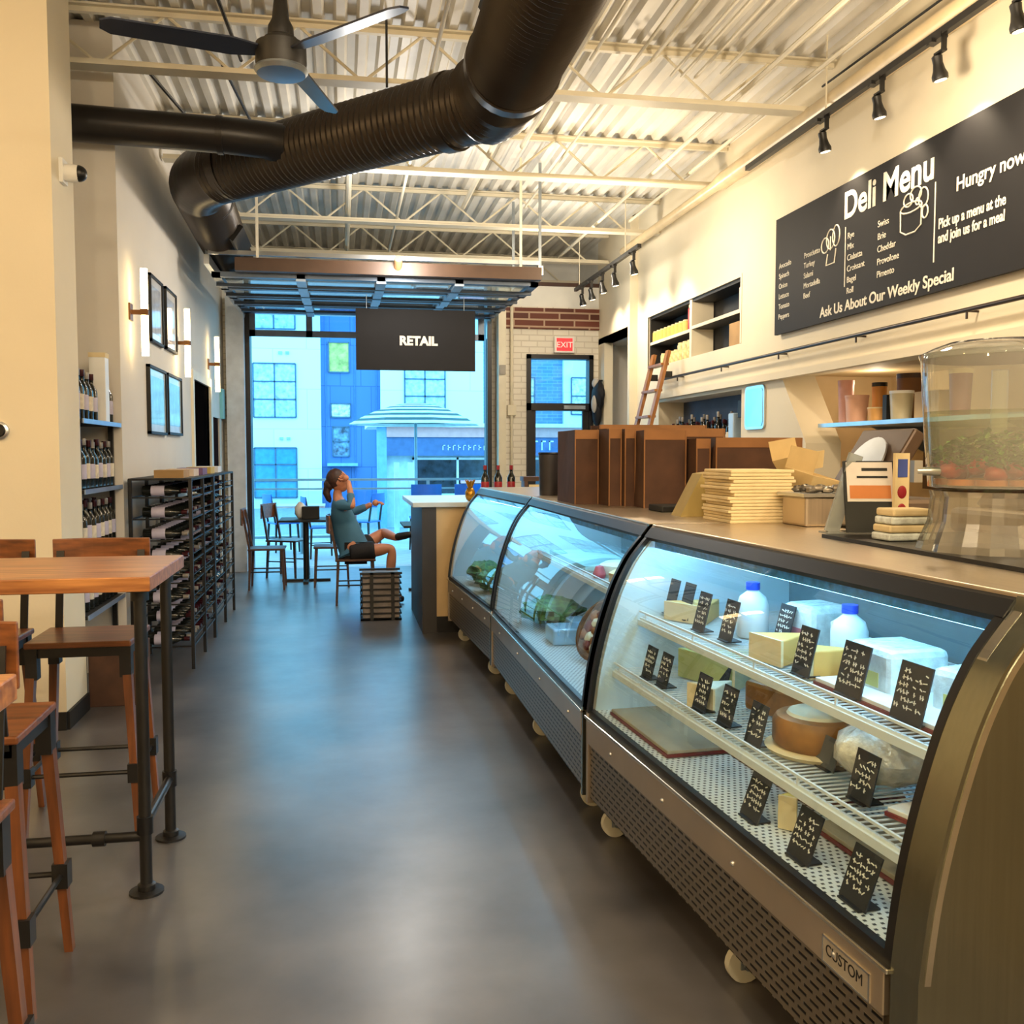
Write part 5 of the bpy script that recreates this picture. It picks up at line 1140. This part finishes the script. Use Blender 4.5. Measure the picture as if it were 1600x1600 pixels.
pel, sp1, sp2, chest, neck, headb = J(0.12, 9.85, 0.545), J(0.07, 9.85, 0.66), J(0.02, 9.85, 0.80), J(-0.02, 9.85, 0.95), J(-0.045, 9.85, 1.09), J(-0.035, 9.85, 1.17)
shn, shf = J(-0.02, 9.69, 1.015), J(-0.02, 10.01, 1.015)
eln, hn = J(0.11, 9.60, 0.99), J(0.065, 9.75, 1.25)
elf, hf = J(0.14, 10.08, 0.90), J(0.31, 10.0, 1.0)
hipn, kn, an = J(0.15, 9.77, 0.52), J(0.50, 9.75, 0.56), J(0.46, 9.74, 0.09)
hipf, kf, af = J(0.15, 9.93, 0.53), J(0.43, 10.10, 0.69), J(0.545, 9.78, 0.66)
mid_ = lambda a, b_, f: tuple(a[i]+(b_[i]-a[i])*f for i in range(3))
body = [(pel, (0.12, 0.15)), (sp1, (0.105, 0.135)), (sp2, (0.095, 0.125)), (chest, (0.1, 0.14)), (neck, 0.048), (headb, 0.05),
        (shn, 0.055), (eln, 0.038), (mid_(eln, hn, 0.5), 0.034), (hn, 0.026), (shf, 0.055), (elf, 0.038), (mid_(elf, hf, 0.5), 0.034), (hf, 0.026),
        (hipn, 0.07), (mid_(hipn, kn, 0.5), 0.075), (kn, 0.056), (mid_(kn, an, 0.35), 0.054), (an, 0.036), (J(0.60, 9.74, 0.045), 0.03),
        (hipf, 0.07), (mid_(hipf, kf, 0.5), 0.075), (kf, 0.056), (mid_(kf, af, 0.35), 0.052), (af, 0.036), (J(0.68, 9.70, 0.70), 0.03)]
be = [(0, 1), (1, 2), (2, 3), (3, 4), (4, 5), (3, 6), (6, 7), (7, 8), (8, 9), (3, 10), (10, 11), (11, 12), (12, 13), (0, 14), (14, 15), (15, 16), (16, 17), (17, 18), (18, 19), (0, 20), (20, 21), (21, 22), (22, 23), (23, 24), (24, 25)]
bo = skinned('body', body, be, skin, t)
# head with face, facing +x and tipped slightly up; fingers; all joined into the one body mesh
hb = B(); hc = V(J(-0.03, 9.85, 1.235)); tl = Matrix.Translation(hc) @ Matrix.Rotation(math.radians(-8), 4, 'Y')
hb.mx = tl
hb.ball((0, 0, 0.01), (0.092, 0.074, 0.108), 20, 14).ball((0.028, 0, -0.055), (0.058, 0.052, 0.056), 14, 10)
hb.prism([(0.088, 0.012), (0.116, -0.03), (0.088, -0.036)], 'y', -0.013, 0.013).ball((0.086, 0, -0.062), (0.012, 0.024, 0.006), 10, 6)
for sy in (-1, 1): hb.ball((-0.005, sy*0.075, -0.01), (0.02, 0.01, 0.03), 10, 8)
hb.mx = None
def fingers(h, d, up_):
    d, up_ = V(d).normalized(), V(up_).normalized(); s_ = d.cross(up_)
    c = V(h)+d*0.035
    hb.ball(c, (0.034, 0.034, 0.034), 12, 8)
    for k, L in enumerate((0.06, 0.068, 0.064, 0.05)):
        a = c+d*0.025+s_*((k-1.5)*0.019); m1 = a+d*L*0.55+up_*-0.008; hb.tube([a, m1, m1+d*L*0.4+up_*-0.025], [0.0095, 0.009, 0.007], 8)
    a = c+s_*-0.03; hb.tube([a, a-s_*0.022+d*0.02, a-s_*0.028+d*0.045], [0.011, 0.01, 0.008], 8)
fingers(hn, (-0.6, 0.35, 0.5), (0.2, -0.8, 0.3)); fingers(hf, (0.8, -0.1, 0.15), (0, 0, 1))
hm = hb.build('head_mesh', skin)
bm = bmesh.new(); bm.from_mesh(bo.data); bm.from_mesh(hm.data); bm.to_mesh(bo.data); bm.free()
for p in bo.data.polygons: p.use_smooth = True
bpy.data.objects.remove(hm)
ey = B(); ey.mx = tl
for sy in (-1, 1): ey.ball((0.082, sy*0.03, 0.012), (0.012, 0.014, 0.009), 10, 8)
ey.build('eyes', M('eye_dark', (40, 28, 24), 0.2), t)
hair_m = M('brown_hair', (64, 36, 26), 0.55, var=0.3, scale=40)
hr = B(); hr.mx = tl
hr.ball((-0.022, 0, 0.03), (0.098, 0.085, 0.105), 20, 12, 0.02).ball((-0.1, 0, -0.02), (0.05, 0.05, 0.06), 14, 10, 0.04)
hr.tube([(-0.11, 0, -0.03), (-0.135, 0, -0.1), (-0.12, 0, -0.17), (-0.11, 0, -0.2)], [0.04, 0.038, 0.028, 0.008], 10)
hr.build('hair', hair_m, t)
top_m = M('blue_top', (64, 114, 146), 0.75, var=0.08)
sh = [(J(0.12, 9.85, 0.545), (0.14, 0.175)), (sp1, (0.125, 0.158)), (sp2, (0.11, 0.142)), (chest, (0.115, 0.155)), (mid_(chest, neck, 0.6), 0.075), (shn, 0.068), (mid_(shn, eln, 0.9), 0.05), (mid_(eln, hn, 0.55), 0.042), (shf, 0.068), (mid_(shf, elf, 0.9), 0.05), (mid_(elf, hf, 0.75), 0.04), (J(0.145, 9.85, 0.49), (0.135, 0.17))]
skinned('top', sh, [(11, 0), (0, 1), (1, 2), (2, 3), (3, 4), (3, 5), (5, 6), (6, 7), (3, 8), (8, 9), (9, 10)], top_m, t, root=1)
bk = M('black_shorts', (22, 22, 28), 0.8)
for h_, k_ in ((hipn, kn), (hipf, kf)):
    a0 = mid_(h_, k_, -0.22)
    skinned('shorts_leg', [(a0, 0.105), (mid_(h_, k_, 0.15), 0.108), (mid_(h_, k_, 0.52), 0.096)], [(0, 1), (1, 2)], bk, t, root=1)
skinned('shorts_waist', [(J(0.135, 9.74, 0.515), 0.1), (J(0.13, 9.85, 0.52), 0.112), (J(0.135, 9.96, 0.52), 0.1)], [(0, 1), (1, 2)], bk, t, root=1)
for a, f in ((J(0.44, 9.74, 0.05), J(0.62, 9.74, 0.04)), (J(0.53, 9.775, 0.665), J(0.70, 9.69, 0.705))):
    skinned('shoe', [(a, 0.045), (mid_(a, f, 0.55), 0.042), (f, 0.032)], [(0, 1), (1, 2)], M('black_shoe', (26, 24, 26), 0.5), t)
# ------------------------------------------------------------------ outside the roll-up door
struct(bx('patio_ground', M('patio_concrete', (176, 182, 186), 0.7, var=0.05), -6, 12, 13.2, 17.2, -0.12, -0.01), 'pale concrete patio outside')
struct(bx('street_ground', M('street_asphalt', (150, 156, 162), 0.8, var=0.08), -30, 50, 17.2, 60, -0.6, -0.5), 'street level ground beyond the patio')
rail_m = M('grey_railing', (120, 150, 160), 0.4, 0.5)
t = thing('patio_railing', 'slim grey patio railing with glass infill beyond the cafe tables', 'railing', (0.8, 16.6, 0))
B().box(-4.0, 5.5, -0.03, 0.03, 1.05, 1.09).box(-4.0, 5.5, -0.02, 0.02, 0.9, 0.93).box(-4.0, 5.5, -0.02, 0.02, 0.08, 0.12).build('rail', rail_m, t)
for k in range(7): B().box(-4.0+1.55*k, -3.95+1.55*k, -0.025, 0.025, -0.01, 1.05).build('post', rail_m, t)
for k in range(6): bx('glass_panel', glass, -3.9+1.55*k, -2.5+1.55*k, -0.005, 0.005, 0.14, 0.88, t)
blue_seat = M('blue_seat', (24, 110, 205), 0.45)
for x, y, rz, l in ((1.28, 15.0, math.pi/2, 'bright blue patio chair just left of the end counter top'), (1.95, 15.0, math.pi/2, 'bright blue patio chair behind the gold ornament'), (0.35, 15.4, 2.6, 'bright blue patio chair behind the woman'), (-0.9, 15.3, 0.4, 'bright blue patio chair outside, left of the pedestal table'), (-0.3, 14.3, 0.2, 'bright blue patio chair just outside the opening')):
    c_ = cafe_chair((x, y, -0.01), rz, l, 'blue patio chairs', blue_seat, blue_seat)
    if x > 1: c_.scale = (1.17, 1.17, 1.17)
def patio_table(x, y, l):
    t = thing('patio_table', l, 'table', (x, y, -0.01), 0, 'patio tables')
    B().cbox((0, 0, 0.73), (0.7, 0.7, 0.03)).build('table_top', M('pale_table', (190, 200, 205), 0.4), t); B().cyl((0, 0, 0), (0, 0, 0.72), 0.03, 10).build('pedestal', rail_m, t)
patio_table(-0.6, 14.9, 'pale patio table outside on the left'); patio_table(2.5, 14.2, 'pale patio table outside on the right')
# striped umbrella
t = thing('patio_umbrella', 'green and white striped patio umbrella outside', 'umbrella', (1.45, 19.0, -0.5))
um1, um2 = M('umbrella_white', (196, 212, 206), 0.7), M('umbrella_green', (34, 74, 78), 0.7)
prof = [(0.02+1.3*f, 3.02-0.32*f-0.12*f*f+0.05*math.sin(f*3.14)) for f in [k/13 for k in range(14)]]
vs = B(); 
b = B(); n = 8
for i in range(13):
    b.cur = i % 2
    for k in range(n):
        a0, a1 = 2*math.pi*k/n+0.2, 2*math.pi*(k+1)/n+0.2
        q = [(prof[i][0]*math.cos(a0), prof[i][0]*math.sin(a0), prof[i][1]), (prof[i][0]*math.cos(a1), prof[i][0]*math.sin(a1), prof[i][1]), (prof[i+1][0]*math.cos(a1), prof[i+1][0]*math.sin(a1), prof[i+1][1]), (prof[i+1][0]*math.cos(a0), prof[i+1][0]*math.sin(a0), prof[i+1][1])]
        b.add(q, [(0, 1, 2, 3)])
c = b.build('canopy', [um1, um2], t); sm = c.modifiers.new('thick', 'SOLIDIFY'); sm.thickness = 0.01
B().cyl((0, 0, 0), (0, 0, 3.0), 0.03, 10).build('pole', rail_m, t); B().cyl((0, 0, 0), (0, 0, 0.08), 0.3, 16).build('base', galv, t)
# buildings across the street
off_white = brick_mat('pale_panel_facade', (232, 240, 238), (228, 238, 236), (205, 216, 216), bw=2.4, bh=1.45, msize=0.012, rough=0.8, bump=0)
blue_wall = brick_mat('blue_panel_facade', (84, 122, 178), (78, 116, 170), (62, 96, 150), bw=0.75, bh=1.5, msize=0.015, rough=0.8, bump=0)
grey_brick = brick_mat('grey_brick_facade', (104, 140, 172), (92, 128, 160), (128, 160, 184), bw=0.4, bh=0.13, msize=0.012, rough=0.8, bump=0)
win_frame = M('window_frame_blue_grey', (70, 104, 130), 0.5); win_glass = M('street_window_glass', (188, 214, 210), 0.12, var=0.25, scale=6, spec=0.8); win_blue = M('street_window_blue', (60, 150, 200), 0.12, var=0.1, spec=0.8)
def window(par, x0, x1, z0, z1, y, gm=win_glass, cols=2, rows=3):
    f = B(); w = 0.05
    for k in range(cols+1): x = x0+(x1-x0)*k/cols; f.box(x-w/2, x+w/2, y-0.06, y, z0, z1)
    for k in range(rows+1): z = z0+(z1-z0)*k/rows; f.box(x0, x1, y-0.06, y, z-w/2, z+w/2)
    o = f.build('window', win_frame, par); bx('pane', gm, x0, x1, y-0.03, y-0.005, z0, z1, o)
t = thing('apartment_building', 'white and blue panelled apartment building across the street', 'building', (0, 36, -0.5))
zz = 0.5
bx('white_wing', off_white, -9, -0.71, 0, 6, 0, 9, t); bx('blue_bay', blue_wall, -0.71, 1.46, 0.3, 6, 0, 9, t); bx('white_wing', off_white, 1.46, 5.3, 0.0, 6, 0, 9, t)
for z0, z1, g in ((2.82, 4.76, win_glass), (-0.1, 1.71, win_blue), (6.0, 7.9, win_glass)):
    window(t, -3.1, -1.6, z0+zz, z1+zz, 0, g); window(t, -6.2, -4.7, z0+zz, z1+zz, 0, g)
window(t, 2.35, 3.85, 3.0+zz, 4.9+zz, 0.0)
yb = M('yellow_green_blind', (200, 200, 110), 0.6, var=0.25, scale=5); wb_ = M('white_blind', (236, 240, 228), 0.6, var=0.3, scale=8)
window(t, -0.42, 0.33, 4.5+zz, 5.6+zz, 0.3, yb, 1, 1); window(t, -0.35, 0.36, 2.85+zz, 3.35+zz, 0.3, wb_, 1, 1); window(t, -0.3, 0.3, 1.4+zz, 2.5+zz, 0.3, M('dark_blue_pane', (110, 150, 180), 0.2, var=0.4, scale=6), 1, 2)
pn = B()
for x in (-0.55, 0.5, 1.3):
    pn.box(x, x+0.04, 0.27, 0.3, 0, 9)
pn.build('pilaster', M('blue_trim', (72, 118, 180), 0.7), t)
for x, z in ((-2.2, 5.1), (-1.95, 5.1), (-2.2, 2.0), (-1.95, 2.0)): B().box(x, x+0.13, -0.06, 0, z+zz, z+0.1+zz).build('wall_vent', M('vent_grey', (150, 176, 176), 0.5), t)
B().box(-0.5, 0.6, -0.5, 0.3, 1.25+zz-0.2, 1.35+zz-0.2).build('canopy', M('canopy_blue', (130, 176, 216), 0.5), t)
t = thing('brick_building', 'blue grey brick building right of the white apartments', 'building', (0, 36, -0.5))
bx('wall', grey_brick, 5.3, 8.4, 0.2, 6, 0, 9, t); bx('white_wing', off_white, 8.4, 16, 0, 6, 0, 9, t)
for z0, z1 in ((3.0, 4.4), (0.6, 2.0)): window(t, 8.7, 10.2, z0+zz, z1+zz, 0.0, wb_, 1, 2); window(t, 6.7, 7.3, z0+zz, z1+zz, 0.2, wb_, 1, 2)
# shop pavilion
t = thing('shop_pavilion', 'low pavilion with pink fascia and blue sign band across the patio', 'building', (2.6, 26, -0.5))
bx('roof_fascia', M('pale_roof_edge', (226, 236, 236), 0.6), -1.9, 6, -0.3, 3, 2.72, 2.82, t)
bx('pink_fascia', M('pink_fascia', (214, 160, 156), 0.7, var=0.05), -1.4, 6, -0.15, 3, 2.45, 2.72, t)
band = bx('sign_band', M('slate_sign_band', (74, 104, 150), 0.6), -1.4, 6, -0.1, 3, 1.95, 2.45, t)
l = B()
for k in range(9):
    x = 0.1+k*0.14; l.box(x, x+0.018, -0.115, -0.1, 2.1, 2.24)
    if k % 2: l.box(x, x+0.07, -0.115, -0.1, 2.16, 2.18)
    else: l.box(x, x+0.07, -0.115, -0.1, 2.22, 2.24)
for k, x in enumerate((2.6, 2.82, 3.04, 3.6, 3.82)): l.box(x, x+0.03, -0.115, -0.1, 2.1, 2.36).box(x, x+0.12, -0.115, -0.1, 2.32, 2.36)
l.build('sign_lettering', M('pale_letters', (220, 232, 236), 0.6), band)
bx('wall', M('pale_pavilion_wall', (190, 214, 218), 0.7), -1.4, 6, 0.2, 3, 0, 1.95, t)
bx('corner_post', M('pale_blue_post', (120, 170, 205), 0.6), -1.65, -1.4, -0.1, 0.3, 0, 2.72, t)
w_ = B()
for x in (-0.7, 0.5, 1.7, 2.9): w_.box(x, x+0.06, 0.1, 0.2, 0.6, 1.9)
w_.box(-0.7, 2.96, 0.1, 0.2, 1.84, 1.9).box(-0.7, 2.96, 0.1, 0.2, 0.86, 0.92)
wo = w_.build('window', M('pale_window_trim', (200, 210, 216), 0.5), t); bx('pane', M('dark_shop_glass', (40, 50, 62), 0.15, var=0.4, scale=5), -0.7, 2.96, 0.14, 0.19, 0.6, 1.88, wo)
bx('counter_shelf', M('pink_shelf', (222, 170, 190), 0.6), 0.6, 2.4, -0.1, 0.1, 1.2, 1.28, wo)
bx('lower_wall', M('terracotta_wall', (150, 120, 116), 0.7), -0.7, 6, 0.05, 0.2, 0, 0.6, t)
t = thing('white_column', 'slender white columns of a pergola on the patio', 'pergola', (0.98, 17.0, -0.5)) if False else None
for k, (x, l) in enumerate(((0.95, 'thin pale post beyond the railing, left of the striped umbrella pole'), (1.2, 'thin pale post beyond the railing, close to the striped umbrella pole'))):
    tag(bx('pale_post', M('pale_post', (200, 226, 226), 0.5), x, x+0.09, 17.6, 17.7, -0.5, 1.35), l, 'post', 'pale posts beyond the railing')
